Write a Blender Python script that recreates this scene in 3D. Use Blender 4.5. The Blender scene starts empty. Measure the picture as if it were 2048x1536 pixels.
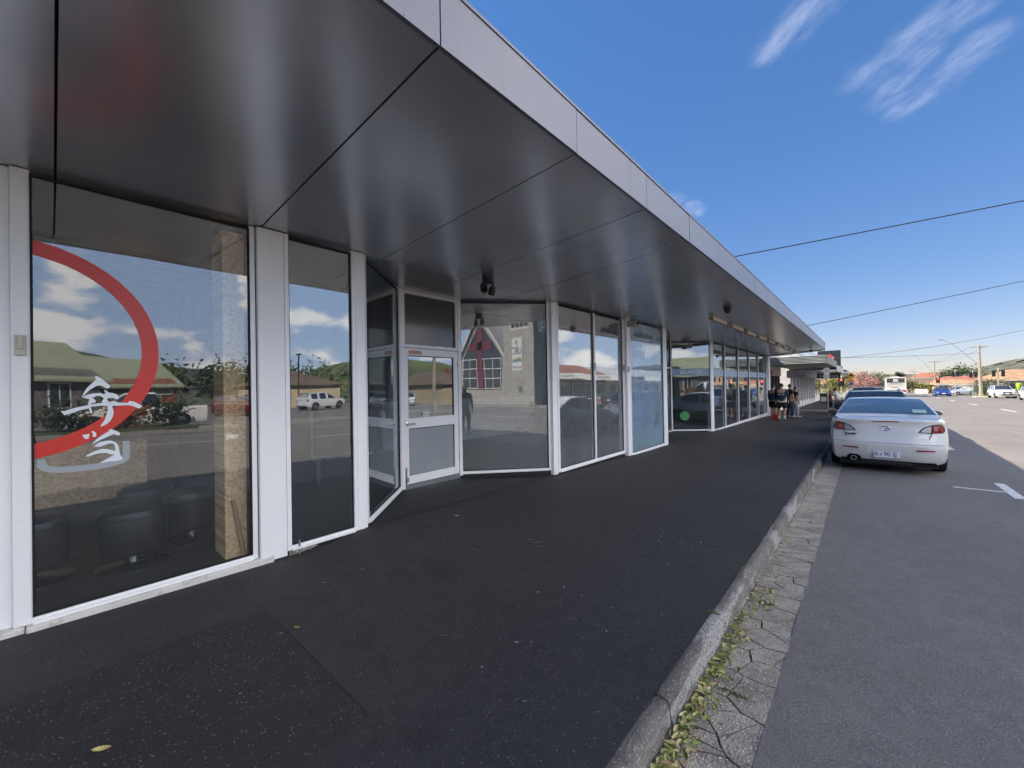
import bpy, bmesh, math, random
import numpy as np
from mathutils import Vector, Matrix
random.seed(7)
scene = bpy.context.scene
COL = scene.collection
R = math.radians

# ---------------------------------------------------------------- camera
YAW, PITCH, ROLL = 0.7198, 0.0069, 0.0172
cam_data = bpy.data.cameras.new('camera')
cam = bpy.data.objects.new('camera', cam_data); COL.objects.link(cam)
_s, _c = math.sin(YAW), math.cos(YAW)
_f = Vector((-_s*math.cos(PITCH), _c*math.cos(PITCH), math.sin(PITCH)))
_r = Vector((_c, _s, 0)); _u = _r.cross(_f)
_R = _r*math.cos(ROLL) - _u*math.sin(ROLL)
_U = _r*math.sin(ROLL) + _u*math.cos(ROLL)
_m = Matrix(((_R.x, _U.x, -_f.x, 0), (_R.y, _U.y, -_f.y, 0), (_R.z, _U.z, -_f.z, 1.65), (0, 0, 0, 1)))
cam.matrix_world = _m
cam_data.sensor_width = 36.0
cam_data.lens = 36.0*805.5/2048.0
cam_data.clip_start = 0.05
cam_data.clip_end = 6000.0
scene.camera = cam

# ---------------------------------------------------------------- sky, sun, exposure
SUN_EL = R(42.5)
SUN_H = Vector((1.0, 0.40)).normalized()          # where the light travels, in plan
world = bpy.data.worlds.new('World'); scene.world = world
world.use_nodes = True
wt = world.node_tree; wt.nodes.clear()
def wn(t, **k):
    n = wt.nodes.new(t)
    for a, b in k.items(): setattr(n, a, b)
    return n
def wl(a, b): wt.links.new(a, b)
sky = wn('ShaderNodeTexSky', sky_type='NISHITA', sun_disc=False)
sky.sun_elevation = SUN_EL
sky.sun_rotation = math.atan2(-SUN_H.x, -SUN_H.y) % (2*math.pi)
sky.altitude = 0.0; sky.air_density = 1.0; sky.dust_density = 0.0; sky.ozone_density = 3.0
tc = wn('ShaderNodeTexCoord')
sep = wn('ShaderNodeSeparateXYZ'); wl(tc.outputs['Generated'], sep.inputs[0])
def wmath(op, a, b=None, c=None, clamp=False):
    n = wn('ShaderNodeMath', operation=op); n.use_clamp = clamp
    for i, v in enumerate((a, b, c)):
        if v is None: continue
        if isinstance(v, (int, float)): n.inputs[i].default_value = v
        else: wl(v, n.inputs[i])
    return n.outputs[0]
def wramp(v, a, b):
    n = wn('ShaderNodeMapRange', interpolation_type='SMOOTHSTEP')
    wl(v, n.inputs[0]); n.inputs[1].default_value = a; n.inputs[2].default_value = b
    return n.outputs[0]
DX, DY, DZ = sep.outputs
zq = wmath('ADD', wmath('MAXIMUM', DZ, 0.0), 0.15)
qx = wmath('DIVIDE', DX, zq); qy = wmath('DIVIDE', DY, zq)
comb = wn('ShaderNodeCombineXYZ'); wl(qx, comb.inputs[0]); wl(qy, comb.inputs[1])
# high wisps: drawn-out streaks, ragged by noise
nw = wn('ShaderNodeTexNoise'); wl(comb.outputs[0], nw.inputs['Vector']); nw.inputs['Scale'].default_value = 9.0; nw.inputs['Detail'].default_value = 2.0
wv = wn('ShaderNodeVectorMath', operation='SUBTRACT'); wl(nw.outputs['Color'], wv.inputs[0]); wv.inputs[1].default_value = (0.5, 0.5, 0.5)
ws = wn('ShaderNodeVectorMath', operation='SCALE'); wl(wv.outputs[0], ws.inputs[0]); ws.inputs['Scale'].default_value = 0.10
wa = wn('ShaderNodeVectorMath', operation='ADD'); wl(comb.outputs[0], wa.inputs[0]); wl(ws.outputs[0], wa.inputs[1])
WISPS = [((0.034, 1.347), (0.153, 1.261), 0.042), ((0.058, 1.479), (0.115, 1.349), 0.030), ((0.107, 1.549), (0.226, 1.378), 0.032), ((-0.15, 1.143), (-0.03, 1.04), 0.034), ((-0.557, 1.60), (-0.494, 1.746), 0.026)]
def wvec(op, a, b, out='Vector'):
    n = wn('ShaderNodeVectorMath', operation=op)
    for i, v in enumerate((a, b)):
        if v is None: continue
        if isinstance(v, tuple): n.inputs[i].default_value = v
        else: wl(v, n.inputs[i])
    return n
wisp = None
for (ax, ay), (bx, by), wd in WISPS:
    L2 = (bx-ax)**2+(by-ay)**2
    d0 = wvec('SUBTRACT', wa.outputs[0], (ax, ay, 0.0)).outputs[0]
    t_ = wmath('MULTIPLY', wvec('DOT_PRODUCT', d0, ((bx-ax)/L2, (by-ay)/L2, 0.0)).outputs['Value'], 1.0, clamp=True)
    sc_ = wvec('SCALE', (bx-ax, by-ay, 0.0), None); wl(t_, sc_.inputs['Scale'])
    dd = wvec('DISTANCE', d0, sc_.outputs[0]).outputs['Value']
    f_ = wramp(dd, wd*2.1, 0.0)
    wisp = f_ if wisp is None else wmath('MAXIMUM', wisp, f_)
mp = wn('ShaderNodeMapping', vector_type='TEXTURE'); wl(comb.outputs[0], mp.inputs[0])
mp.inputs['Rotation'].default_value = (0, 0, R(-40)); mp.inputs['Scale'].default_value = (1/8.0, 1/19.0, 1.0)
nz = wn('ShaderNodeTexNoise'); wl(mp.outputs[0], nz.inputs['Vector'])
nz.inputs['Scale'].default_value = 1.0; nz.inputs['Detail'].default_value = 4.0; nz.inputs['Roughness'].default_value = 0.6
wisp = wmath('MULTIPLY', wisp, wramp(nz.outputs[0], 0.28, 0.85))
wisp = wmath('MULTIPLY', wisp, 0.065)
# cumulus over the far side, thickened and brightened higher up to light the shade
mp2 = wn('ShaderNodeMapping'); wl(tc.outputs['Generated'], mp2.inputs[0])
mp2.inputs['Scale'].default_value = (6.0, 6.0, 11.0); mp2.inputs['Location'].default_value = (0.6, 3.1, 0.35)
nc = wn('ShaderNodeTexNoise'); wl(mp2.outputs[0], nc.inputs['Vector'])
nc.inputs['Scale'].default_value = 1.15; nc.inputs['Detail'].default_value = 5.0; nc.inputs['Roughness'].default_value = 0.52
cum_fill = wmath('MULTIPLY', wramp(wmath('ADD', nc.outputs[0], wmath('MULTIPLY', wramp(DZ, 0.20, 0.42), 0.085)), 0.525, 0.63), wramp(DX, 0.20, 0.50))
cum_fill = wmath('MULTIPLY', cum_fill, wramp(DZ, 0.01, 0.05))
cum_fill = wmath('MULTIPLY', cum_fill, wmath('SUBTRACT', 1.0, wramp(DZ, 0.62, 0.88)))
fac = wmath('MINIMUM', wmath('ADD', wmath('MULTIPLY', cum_fill, 0.80), wisp), 0.92)
# added to brighten shade and glass reflections: bluish veil under the clouds on that side
fill_veil = wmath('MULTIPLY', wmath('MULTIPLY', wramp(DX, 0.20, 0.55), wmath('SUBTRACT', 1.0, wramp(DZ, 0.45, 0.8))), 0.46)
mixc = wn('ShaderNodeMix', data_type='RGBA'); wl(fac, mixc.inputs[0])
hs = wn('ShaderNodeHueSaturation'); hs.inputs['Saturation'].default_value = 1.72; hs.inputs['Value'].default_value = 1.0
gm = wn('ShaderNodeGamma'); gm.inputs[1].default_value = 0.54; wl(sky.outputs[0], gm.inputs[0]); wl(gm.outputs[0], hs.inputs['Color'])
tint = wn('ShaderNodeMix', data_type='RGBA', blend_type='MULTIPLY'); tint.inputs[0].default_value = 1.0; wl(hs.outputs[0], tint.inputs[6]); tint.inputs[7].default_value = (0.92, 0.93, 1.20, 1)
vmix = wn('ShaderNodeMix', data_type='RGBA'); wl(fill_veil, vmix.inputs[0]); wl(tint.outputs[2], vmix.inputs[6]); vmix.inputs[7].default_value = (6.0, 8.0, 11.4, 1)
wl(vmix.outputs[2], mixc.inputs[6]); ccol = wn('ShaderNodeMix', data_type='RGBA'); wl(wramp(DZ, 0.18, 0.40), ccol.inputs[0]); ccol.inputs[6].default_value = (10.0, 9.8, 9.6, 1); ccol.inputs[7].default_value = (18.5, 18.0, 17.4, 1)  # cloud colour raised higher up as added light for the shade
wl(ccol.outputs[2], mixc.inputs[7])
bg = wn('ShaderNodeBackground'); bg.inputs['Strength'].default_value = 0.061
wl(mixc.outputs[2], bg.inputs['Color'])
world.cycles.sampling_method = 'MANUAL'; world.cycles.sample_map_resolution = 512
wo = wn('ShaderNodeOutputWorld'); wl(bg.outputs[0], wo.inputs['Surface'])

sun_data = bpy.data.lights.new('sun', 'SUN')
sun_data.energy = 2.0; sun_data.angle = R(0.53); sun_data.color = (1.0, 0.95, 0.87)
sun = bpy.data.objects.new('sun', sun_data); COL.objects.link(sun)
_d = Vector((SUN_H.x*math.cos(SUN_EL), SUN_H.y*math.cos(SUN_EL), -math.sin(SUN_EL)))
sun.rotation_euler = _d.to_track_quat('-Z', 'Y').to_euler()
sun.location = (-30, -12, 40)

vs = scene.view_settings
vs.view_transform = 'Standard'; vs.look = 'None'; vs.gamma = 1.0; vs.use_curve_mapping = False
vs.exposure = 2.22
vs.use_white_balance = True; vs.white_balance_temperature = 7000; vs.white_balance_tint = 12
scene.cycles.max_bounces = 7; scene.cycles.transparent_max_bounces = 10
scene.cycles.glossy_bounces = 4; scene.cycles.diffuse_bounces = 3
scene.cycles.use_adaptive_sampling = True; scene.cycles.adaptive_threshold = 0.03
scene.cycles.caustics_reflective = False; scene.cycles.caustics_refractive = False
scene.cycles.sample_clamp_indirect = 6.0
scene.cycles.use_denoising = True

# ---------------------------------------------------------------- helpers
def tag(o, label=None, cat=None, group=None, kind=None):
    if label: o['label'] = label
    if cat: o['category'] = cat
    if group: o['group'] = group
    if kind: o['kind'] = kind
    return o
def empty(name, loc=(0, 0, 0), parent=None, rz=0.0):
    o = bpy.data.objects.new(name, None); COL.objects.link(o)
    o.empty_display_size = 0.1
    o.location = loc; o.rotation_euler = (0, 0, rz)
    if parent: o.parent = parent
    return o
def thing(name, label, cat, loc=(0, 0, 0), rz=0.0, group=None):
    return tag(empty(name, loc, None, rz), label, cat, group)
def link(name, me, parent=None, loc=None, rz=None):
    o = bpy.data.objects.new(name, me); COL.objects.link(o)
    if parent: o.parent = parent
    if loc is not None: o.location = loc
    if rz is not None: o.rotation_euler = (0, 0, rz)
    return o
def copy_tree(o, parent=None):
    c = o.copy(); COL.objects.link(c); c.parent = parent
    for ch in o.children: copy_tree(ch, c)
    return c

class MB:
    """collects faces; build() links them as one mesh object"""
    def __init__(s): s.v = []; s.f = []
    def add(s, vs, fs):
        n = len(s.v); s.v += [tuple(v) for v in vs]; s.f += [tuple(i+n for i in f) for f in fs]; return s
    def box(s, x0, x1, y0, y1, z0, z1):
        vs = [(x, y, z) for z in (z0, z1) for y in (y0, y1) for x in (x0, x1)]
        return s.add(vs, [(0, 2, 3, 1), (4, 5, 7, 6), (0, 1, 5, 4), (2, 6, 7, 3), (0, 4, 6, 2), (1, 3, 7, 5)])
    def hexa(s, b, t):
        return s.add(list(b)+list(t), [(3, 2, 1, 0), (4, 5, 6, 7), (0, 1, 5, 4), (1, 2, 6, 5), (2, 3, 7, 6), (3, 0, 4, 7)])
    def wall(s, A, B, s0, s1, d0, d1, z0, z1):
        """box on the plan line A-B: s along it, d towards the street, z up"""
        ax, ay = A; L = math.hypot(B[0]-ax, B[1]-ay); tx, ty = (B[0]-ax)/L, (B[1]-ay)/L; nx, ny = ty, -tx
        def p(a, d, z): return (ax+tx*a+nx*d, ay+ty*a+ny*d, z)
        vs = [p(a, d, z) for z in (z0, z1) for a in (s0, s1) for d in (d0, d1)]
        return s.add(vs, [(0, 1, 3, 2), (4, 6, 7, 5), (0, 4, 5, 1), (2, 3, 7, 6), (0, 2, 6, 4), (1, 5, 7, 3)])
    def quad(s, a, b, c, d): return s.add([a, b, c, d], [(0, 1, 2, 3)])
    def tube(s, path, r, n=8, cap=True):
        path = [Vector(p) for p in path]; k = len(path)
        rs = r if isinstance(r, (list, tuple)) else [r]*k
        rings = []; up = None
        for i, p in enumerate(path):
            t = (path[min(i+1, k-1)]-path[max(i-1, 0)]).normalized()
            if up is None:
                up = Vector((0, 0, 1)) if abs(t.z) < 0.9 else Vector((1, 0, 0))
            a = t.cross(up).normalized(); b = a.cross(t).normalized(); up = b
            rings.append([p+(a*math.cos(2*math.pi*j/n)+b*math.sin(2*math.pi*j/n))*rs[i] for j in range(n)])
        vs = [q for rg in rings for q in rg]; fs = []
        for i in range(k-1):
            for j in range(n):
                fs.append((i*n+j, i*n+(j+1) % n, (i+1)*n+(j+1) % n, (i+1)*n+j))
        if cap: fs += [tuple(range(n))[::-1], tuple((k-1)*n+j for j in range(n))]
        return s.add(vs, fs)
    def lathe(s, prof, o=(0, 0, 0), ax='z', n=24):
        vs = []; fs = []; k = len(prof)
        for i in range(n):
            a = 2*math.pi*i/n; ca, sa = math.cos(a), math.sin(a)
            for r, h in prof:
                if ax == 'z': q = (r*ca, r*sa, h)
                elif ax == 'x': q = (h, r*ca, r*sa)
                else: q = (r*sa, h, r*ca)
                vs.append((q[0]+o[0], q[1]+o[1], q[2]+o[2]))
        for i in range(n):
            j = (i+1) % n
            for m in range(k-1): fs.append((i*k+m, j*k+m, j*k+m+1, i*k+m+1))
        return s.add(vs, fs)
    def prism(s, poly, axis, a, b):
        """poly: 2-D outline; axis x: (y,z), y: (x,z), z: (x,y); extruded a..b"""
        n = len(poly)
        def p(q, h): return {'x': (h, q[0], q[1]), 'y': (q[0], h, q[1]), 'z': (q[0], q[1], h)}[axis]
        vs = [p(q, a) for q in poly]+[p(q, b) for q in poly]
        fs = [tuple(range(n)), tuple(range(2*n-1, n-1, -1))]+[(i, i+n, (i+1) % n+n, (i+1) % n) for i in range(n)]
        return s.add(vs, fs)
    def mesh(s, name, m, smooth=False, clean=True):
        me = bpy.data.meshes.new(name); me.from_pydata(s.v, [], s.f)
        if clean:
            bm = bmesh.new(); bm.from_mesh(me)
            bmesh.ops.remove_doubles(bm, verts=bm.verts, dist=1e-5)
            bmesh.ops.recalc_face_normals(bm, faces=bm.faces)
            big = [f for f in bm.faces if len(f.verts) > 4]
            if big: bmesh.ops.triangulate(bm, faces=big)
            bm.to_mesh(me); bm.free()
        if m: me.materials.append(m)
        if smooth:
            me.polygons.foreach_set('use_smooth', [True]*len(me.polygons))
            try: me.set_sharp_from_angle(angle=R(38))
            except Exception: pass
        me.update(); return me
    def build(s, name, m, parent=None, smooth=False, bevel=0.0, clean=True):
        me = s.mesh(name, m, smooth, clean); o = link(name, me, parent)
        if bevel:
            b = o.modifiers.new('bevel', 'BEVEL'); b.width = bevel; b.segments = 2; b.limit_method = 'ANGLE'; b.angle_limit = R(40)
        return o
def struct(name, mb, m, parent=None, **k):
    o = mb.build(name, m, parent, **k)
    if parent is None: o['kind'] = 'structure'
    return o

def text_mesh(name, txt, size, m, parent=None, mat4=None, ext=0.002, sx=1.0, bold=0.0, align='CENTER'):
    cu = bpy.data.curves.new(name, 'FONT'); cu.body = txt; cu.size = size; cu.extrude = ext; cu.offset = bold
    cu.align_x = align; cu.align_y = 'CENTER'; cu.resolution_u = 3
    t = bpy.data.objects.new(name, cu); COL.objects.link(t)
    dg = bpy.context.evaluated_depsgraph_get(); me = bpy.data.meshes.new_from_object(t.evaluated_get(dg))
    bpy.data.objects.remove(t); bpy.data.curves.remove(cu)
    M = (mat4 or Matrix())@Matrix.Diagonal((sx, 1, 1, 1)); me.transform(M)
    me.materials.clear(); me.materials.append(m); me.name = name
    return link(name, me, parent)
def face_mat(o, right, up):
    """4x4 that lays text (x right, y up) on a surface"""
    r = Vector(right).normalized(); u = Vector(up).normalized(); n = r.cross(u); o = Vector(o)
    return Matrix(((r.x, u.x, n.x, o.x), (r.y, u.y, n.y, o.y), (r.z, u.z, n.z, o.z), (0, 0, 0, 1)))

# ground profile along the street: falls away from the camera, then flattens
def gz(y):
    if y < 40: return -0.0147*y
    if y < 170: return -0.588-0.0085*(y-40)
    return -1.693
def pz(x, y):                                   # top of the footpath
    t_ = min(1.0, max(0.0, (y-1.5)/0.6))         # the cross fall is flatter in front of the first window
    return gz(y)+0.138+(0.0065+0.0195*t_)*max(0.0, -0.76-x)

# ---------------------------------------------------------------- materials
class NT:
    def __init__(s, name):
        s.m = bpy.data.materials.new(name); s.m.use_nodes = True; s.t = s.m.node_tree
        s.b = s.t.nodes['Principled BSDF']; s.out = s.t.nodes['Material Output']; s._o = None
    def n(s, t, **k):
        x = s.t.nodes.new(t)
        for a, b in k.items(): setattr(x, a, b)
        return x
    def l(s, a, b): s.t.links.new(a, b)
    def pos(s):
        if s._o is None: s._o = s.n('ShaderNodeNewGeometry').outputs['Position']
        return s._o
    def obj(s): return s.n('ShaderNodeTexCoord').outputs['Object']
    def map(s, v, sc=(1, 1, 1), rot=(0, 0, 0), loc=(0, 0, 0)):
        x = s.n('ShaderNodeMapping'); s.l(v, x.inputs[0])
        x.inputs['Scale'].default_value = sc; x.inputs['Rotation'].default_value = rot; x.inputs['Location'].default_value = loc
        return x.outputs[0]
    def noise(s, v, scale, detail=3.0, rough=0.55, dist=0.0, out=0):
        x = s.n('ShaderNodeTexNoise'); s.l(v, x.inputs['Vector'])
        x.inputs['Scale'].default_value = scale; x.inputs['Detail'].default_value = detail
        x.inputs['Roughness'].default_value = rough; x.inputs['Distortion'].default_value = dist
        return x.outputs[out]
    def vor(s, v, scale, feature='F1', out='Distance', rnd=1.0):
        x = s.n('ShaderNodeTexVoronoi', feature=feature); s.l(v, x.inputs['Vector'])
        x.inputs['Scale'].default_value = scale; x.inputs['Randomness'].default_value = rnd
        return x.outputs[out]
    def ramp(s, v, a, b, lo=0.0, hi=1.0, smooth=True):
        x = s.n('ShaderNodeMapRange', interpolation_type='SMOOTHSTEP' if smooth else 'LINEAR'); s.l(v, x.inputs[0])
        for i, q in enumerate((a, b, lo, hi)): x.inputs[i+1].default_value = q
        return x.outputs[0]
    def math(s, op, a, b=None, clamp=False):
        x = s.n('ShaderNodeMath', operation=op); x.use_clamp = clamp
        for i, v in enumerate((a, b)):
            if v is None: continue
            if isinstance(v, (int, float)): x.inputs[i].default_value = v
            else: s.l(v, x.inputs[i])
        return x.outputs[0]
    def mix(s, f, a, b, mode='MIX'):
        x = s.n('ShaderNodeMix', data_type='RGBA', blend_type=mode)
        for i, v in ((0, f), (6, a), (7, b)):
            if isinstance(v, (int, float)): x.inputs[i].default_value = v
            elif isinstance(v, (tuple, list)): x.inputs[i].default_value = (*v[:3], 1)
            else: s.l(v, x.inputs[i])
        return x.outputs[2]
    def set(s, base=None, rough=None, metal=None, spec=None, coat=None):
        for k, v in (('Base Color', base), ('Roughness', rough), ('Metallic', metal), ('Specular IOR Level', spec), ('Coat Weight', coat)):
            if v is None: continue
            if isinstance(v, (tuple, list)): s.b.inputs[k].default_value = (*v[:3], 1)
            elif isinstance(v, (int, float)): s.b.inputs[k].default_value = v
            else: s.l(v, s.b.inputs[k])
        return s
    def bump(s, h, strength=0.3, dist=0.01):
        x = s.n('ShaderNodeBump'); x.inputs['Strength'].default_value = strength; x.inputs['Distance'].default_value = dist
        s.l(h, x.inputs['Height']); s.l(x.outputs[0], s.b.inputs['Normal']); return s
def mat(name, base, rough=0.5, metal=0.0, var=0.0, vscale=3.0, spec=None, coat=None, bump=0.0, bscale=40.0):
    t = NT(name); c = base
    if var:
        n = t.noise(t.pos(), vscale, 4.0)
        c = t.mix(t.ramp(n, 0.3, 0.7), [x*(1-var) for x in base], [min(1, x*(1+var)) for x in base])
    t.set(c, rough, metal, spec, coat)
    if bump: t.bump(t.noise(t.pos(), bscale, 3.0), bump, 0.01)
    return t.m
M = {}
# white painted steel and aluminium, grimed with fine dirt and runs
t = NT('white_paint'); p = t.pos()
grime = t.math('MULTIPLY', t.ramp(t.noise(p, 70, 6, 0.8), 0.56, 0.70), t.ramp(t.noise(p, 1.6, 4, 0.6), 0.42, 0.70))
runs = t.math('MULTIPLY', t.ramp(t.noise(t.map(p, (14, 14, 0.9)), 1.0, 4), 0.58, 0.80), 0.10)
specks = t.ramp(t.vor(p, 48), 0.10, 0.05)
specks = t.math('MULTIPLY', specks, t.ramp(t.noise(p, 5, 2), 0.5, 0.6))
d = t.math('ADD', t.math('ADD', t.math('MULTIPLY', grime, 0.60), runs), t.math('MULTIPLY', specks, 0.6), clamp=True)
t.set(t.mix(d, (0.89, 0.89, 0.90), (0.40, 0.38, 0.35)), 0.5); t.bump(t.noise(p, 60, 3), 0.12, 0.004); M['white'] = t.m
t = NT('white_frame'); p = t.pos()
d = t.math('MULTIPLY', t.ramp(t.noise(p, 55, 6, 0.8), 0.56, 0.72), 0.4)
t.set(t.mix(d, (0.89, 0.89, 0.91), (0.5, 0.48, 0.45)), 0.35); M['frame'] = t.m
t = NT('white_masonry'); p = t.pos()
d = t.math('MULTIPLY', t.ramp(t.noise(p, 14, 6, 0.75), 0.50, 0.72), 0.8)
low = t.ramp(t.noise(t.map(p, (3, 3, 12)), 1.0, 4), 0.45, 0.7)
t.set(t.mix(t.math('MAXIMUM', d, t.math('MULTIPLY', low, 0.4)), (0.70, 0.69, 0.66), (0.30, 0.28, 0.24)), 0.85); t.bump(t.noise(p, 45, 5), 0.5, 0.01); M['plinth'] = t.m
M['black_paint'] = mat('black_paint', (0.012, 0.012, 0.014), 0.6, bump=0.3)
# canopy soffit: satin grey composite sheet
t = NT('soffit_sheet'); p = t.pos()
n1 = t.noise(p, 1.3, 4); n2 = t.noise(p, 35, 3)
t.set(t.mix(t.ramp(n1, 0.3, 0.7), (0.56, 0.57, 0.61), (0.64, 0.65, 0.69)), 0.25, 0.68)
rg_ = t.math('ADD', 0.245, t.math('MULTIPLY', t.noise(p, 18, 5, 0.7), 0.03))
t.set(rough=rg_)
M['soffit'] = t.m
t = NT('fascia_sheet'); p = t.pos()
sp = t.math('MULTIPLY', t.ramp(t.vor(p, 26), 0.13, 0.07), t.ramp(t.noise(p, 3.0, 2), 0.48, 0.58))
st = t.math('MULTIPLY', t.ramp(t.noise(t.map(p, (1, 9, 0.8)), 1.0, 4), 0.55, 0.75), 0.45)
c = t.mix(sp, t.mix(st, (0.175, 0.183, 0.218), (0.125, 0.13, 0.152)), (0.05, 0.05, 0.055))
t.set(c, 0.40, 0.55); M['fascia'] = t.m
M['gap'] = mat('dark_gap', (0.01, 0.01, 0.012), 0.8)
# glass: reflective shop glazing, faintly dirty, some panes hazed to brighten them
def glass(name, f0, tint=(0.80, 0.85, 0.85), dirt=0.03, dirt_haze_c=(0.7, 0.75, 0.78), streak=False):
    t = NT(name); t.t.nodes.remove(t.b)
    g = t.n('ShaderNodeNewGeometry')
    dot = t.n('ShaderNodeVectorMath', operation='DOT_PRODUCT'); t.l(g.outputs['Normal'], dot.inputs[0]); t.l(g.outputs['Incoming'], dot.inputs[1])
    cs = t.math('ABSOLUTE', dot.outputs['Value'])
    pw = t.math('POWER', t.math('SUBTRACT', 1.0, cs, clamp=True), 5.0)
    fr = t.math('ADD', f0, t.math('MULTIPLY', pw, 1-f0), clamp=True)
    tr = t.n('ShaderNodeBsdfTransparent'); tr.inputs[0].default_value = (*tint, 1)
    gl = t.n('ShaderNodeBsdfGlossy'); gl.inputs['Roughness'].default_value = 0.0; gl.inputs['Color'].default_value = (0.96, 0.98, 1.0, 1)
    bn = t.n('ShaderNodeBump'); bn.inputs['Strength'].default_value = 0.05; bn.inputs['Distance'].default_value = 0.05
    t.l(t.noise(g.outputs['Position'], 0.9, 1), bn.inputs['Height']); t.l(bn.outputs[0], gl.inputs['Normal'])
    df = t.n('ShaderNodeBsdfDiffuse'); df.inputs[0].default_value = (*dirt_haze_c, 1)
    m1 = t.n('ShaderNodeMixShader'); t.l(fr, m1.inputs[0]); t.l(tr.outputs[0], m1.inputs[1]); t.l(gl.outputs[0], m1.inputs[2])
    dn = t.noise(t.map(g.outputs['Position'], (40, 14, 1.0) if streak else (1.2, 1.2, .5)), 1.0, 6, 0.7)
    m2 = t.n('ShaderNodeMixShader'); t.l(t.ramp(dn, 0.3, 0.75, dirt*0.8, dirt*1.35), m2.inputs[0]); t.l(m1.outputs[0], m2.inputs[1]); t.l(df.outputs[0], m2.inputs[2])
    t.l(m2.outputs[0], t.out.inputs['Surface']); return t.m
M['glass'] = glass('shop_glass', 0.10, tint=(.97, .98, .98), dirt=.008)
M['glass_b'] = glass('shop_glass_hazed', 0.16, tint=(.95, .97, .97), dirt=0.085)  # pale diffuse haze put in to brighten these panes
M['glass_lit'] = glass('shop_glass_clear', 0.15, tint=(.80, .86, .88), dirt=.012)
M['glass_frost'] = glass('frosted_blue_glass', 0.12, tint=(.85, .92, .95), dirt=0.22, dirt_haze_c=(.50, .66, .80))
M['film'] = glass('frosted_film', 0.12, dirt=0.42, dirt_haze_c=(0.42, 0.60, 0.66))
# asphalt, concrete
def asphalt(name, dark, light, speck, sscale, sth, rough=0.8, bump=0.5, patch=0.25, sheen=None):
    t = NT(name); p = t.pos()
    big = t.noise(p, 0.35, 5, 0.6); mid = t.noise(p, 9, 4, 0.7); fine = t.noise(p, 120, 4, 0.75)
    c = t.mix(t.ramp(big, 0.3, 0.7), dark, light)
    c = t.mix(t.ramp(mid, 0.3, 0.75, 0, 0.6), c, [x*0.7 for x in dark])
    c = t.mix(t.ramp(fine, 0.42, 0.72, 0, 0.75), c, [x*1.9 for x in light])
    v = t.n('ShaderNodeTexVoronoi'); t.l(p, v.inputs['Vector']); v.inputs['Scale'].default_value = sscale
    sepc = t.n('ShaderNodeSeparateColor'); t.l(v.outputs['Color'], sepc.inputs[0])
    on = t.math('MULTIPLY', t.ramp(v.outputs['Distance'], 0.34, 0.22), t.ramp(sepc.outputs[0], sth, sth+0.05))
    c = t.mix(on, c, t.mix(sepc.outputs[1], [x*0.5 for x in speck], speck))
    v2 = t.n('ShaderNodeTexVoronoi'); t.l(p, v2.inputs['Vector']); v2.inputs['Scale'].default_value = 4.5
    s2 = t.n('ShaderNodeSeparateColor'); t.l(v2.outputs['Color'], s2.inputs[0])
    gum = t.math('MULTIPLY', t.ramp(t.math('ADD', v2.outputs['Distance'], t.math('MULTIPLY', fine, 0.06)), 0.10, 0.07), t.ramp(s2.outputs[2], 0.72, 0.75))
    c = t.mix(t.math('MULTIPLY', gum, patch), c, [min(0.5, x*4.5) for x in light])
    stn = t.math('MULTIPLY', t.ramp(t.noise(p, 1.7, 6, 0.62, 0.4), 0.57, 0.70), patch*0.55)
    c = t.mix(stn, c, [x*0.45 for x in dark])
    wr = t.math('MULTIPLY', t.ramp(t.noise(t.map(p, (1.4, 0.22, 1)), 1.0, 4, 0.6), 0.52, 0.72), 0.35)
    c = t.mix(wr, c, [min(1, x*1.35) for x in light])
    t.set(c, rough, spec=0.35)
    t.bump(t.math('ADD', fine, t.math('MULTIPLY', v.outputs['Distance'], 0.7)), bump, 0.006); return t.m
M['road'] = asphalt('road_asphalt', (0.145, 0.133, 0.124), (0.195, 0.178, 0.165), (0.45, 0.44, 0.42), 85, 0.86, patch=0.15)
M['path'] = asphalt('footpath_asphalt', (0.026, 0.025, 0.028), (0.043, 0.041, 0.043), (0.25, 0.24, 0.23), 90, 0.91, rough=0.72, bump=0.3, patch=0.45)
M['patch'] = asphalt('footpath_patch', (0.022, 0.022, 0.024), (0.037, 0.035, 0.037), (0.27, 0.26, 0.25), 75, 0.82, rough=0.75, bump=0.6)
M['apron'] = asphalt('coarse_black_asphalt', (0.014, 0.015, 0.017), (0.023, 0.024, 0.026), (0.11, 0.11, 0.12), 90, 0.90, rough=0.6, bump=1.0)
def concrete(name, base, dark, agg, bump=0.6, ascale=110, nscale=2.2):
    t = NT(name); p = t.pos()
    n1 = t.noise(p, nscale, 6, 0.7); n2 = t.noise(p, 45, 4, 0.7)
    c = t.mix(t.ramp(n1, 0.3, 0.7), base, dark)
    v = t.n('ShaderNodeTexVoronoi'); t.l(p, v.inputs['Vector']); v.inputs['Scale'].default_value = ascale
    sc = t.n('ShaderNodeSeparateColor'); t.l(v.outputs['Color'], sc.inputs[0])
    on = t.math('MULTIPLY', t.ramp(v.outputs['Distance'], 0.42, 0.25), t.ramp(sc.outputs[0], 0.5, 0.65))
    c = t.mix(on, c, t.mix(sc.outputs[1], [x*0.6 for x in agg], agg))
    c = t.mix(t.ramp(n2, 0.5, 0.75, 0, 0.8), c, [x*0.45 for x in dark])
    t.set(c, 0.88); t.bump(t.math('ADD', n2, t.math('MULTIPLY', v.outputs['Distance'], -0.8)), bump, 0.006); return t.m
M['kerb'] = concrete('kerb_concrete', (0.205, 0.188, 0.170), (0.095, 0.086, 0.078), (0.58, 0.55, 0.50))
t = NT('kerb_concrete_worn'); p = t.pos()
n1 = t.noise(p, 3.0, 5, 0.65); n2 = t.noise(p, 55, 5, 0.75); n3 = t.noise(t.map(p, (6, 1.3, 6)), 1.0, 4, 0.6)
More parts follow.
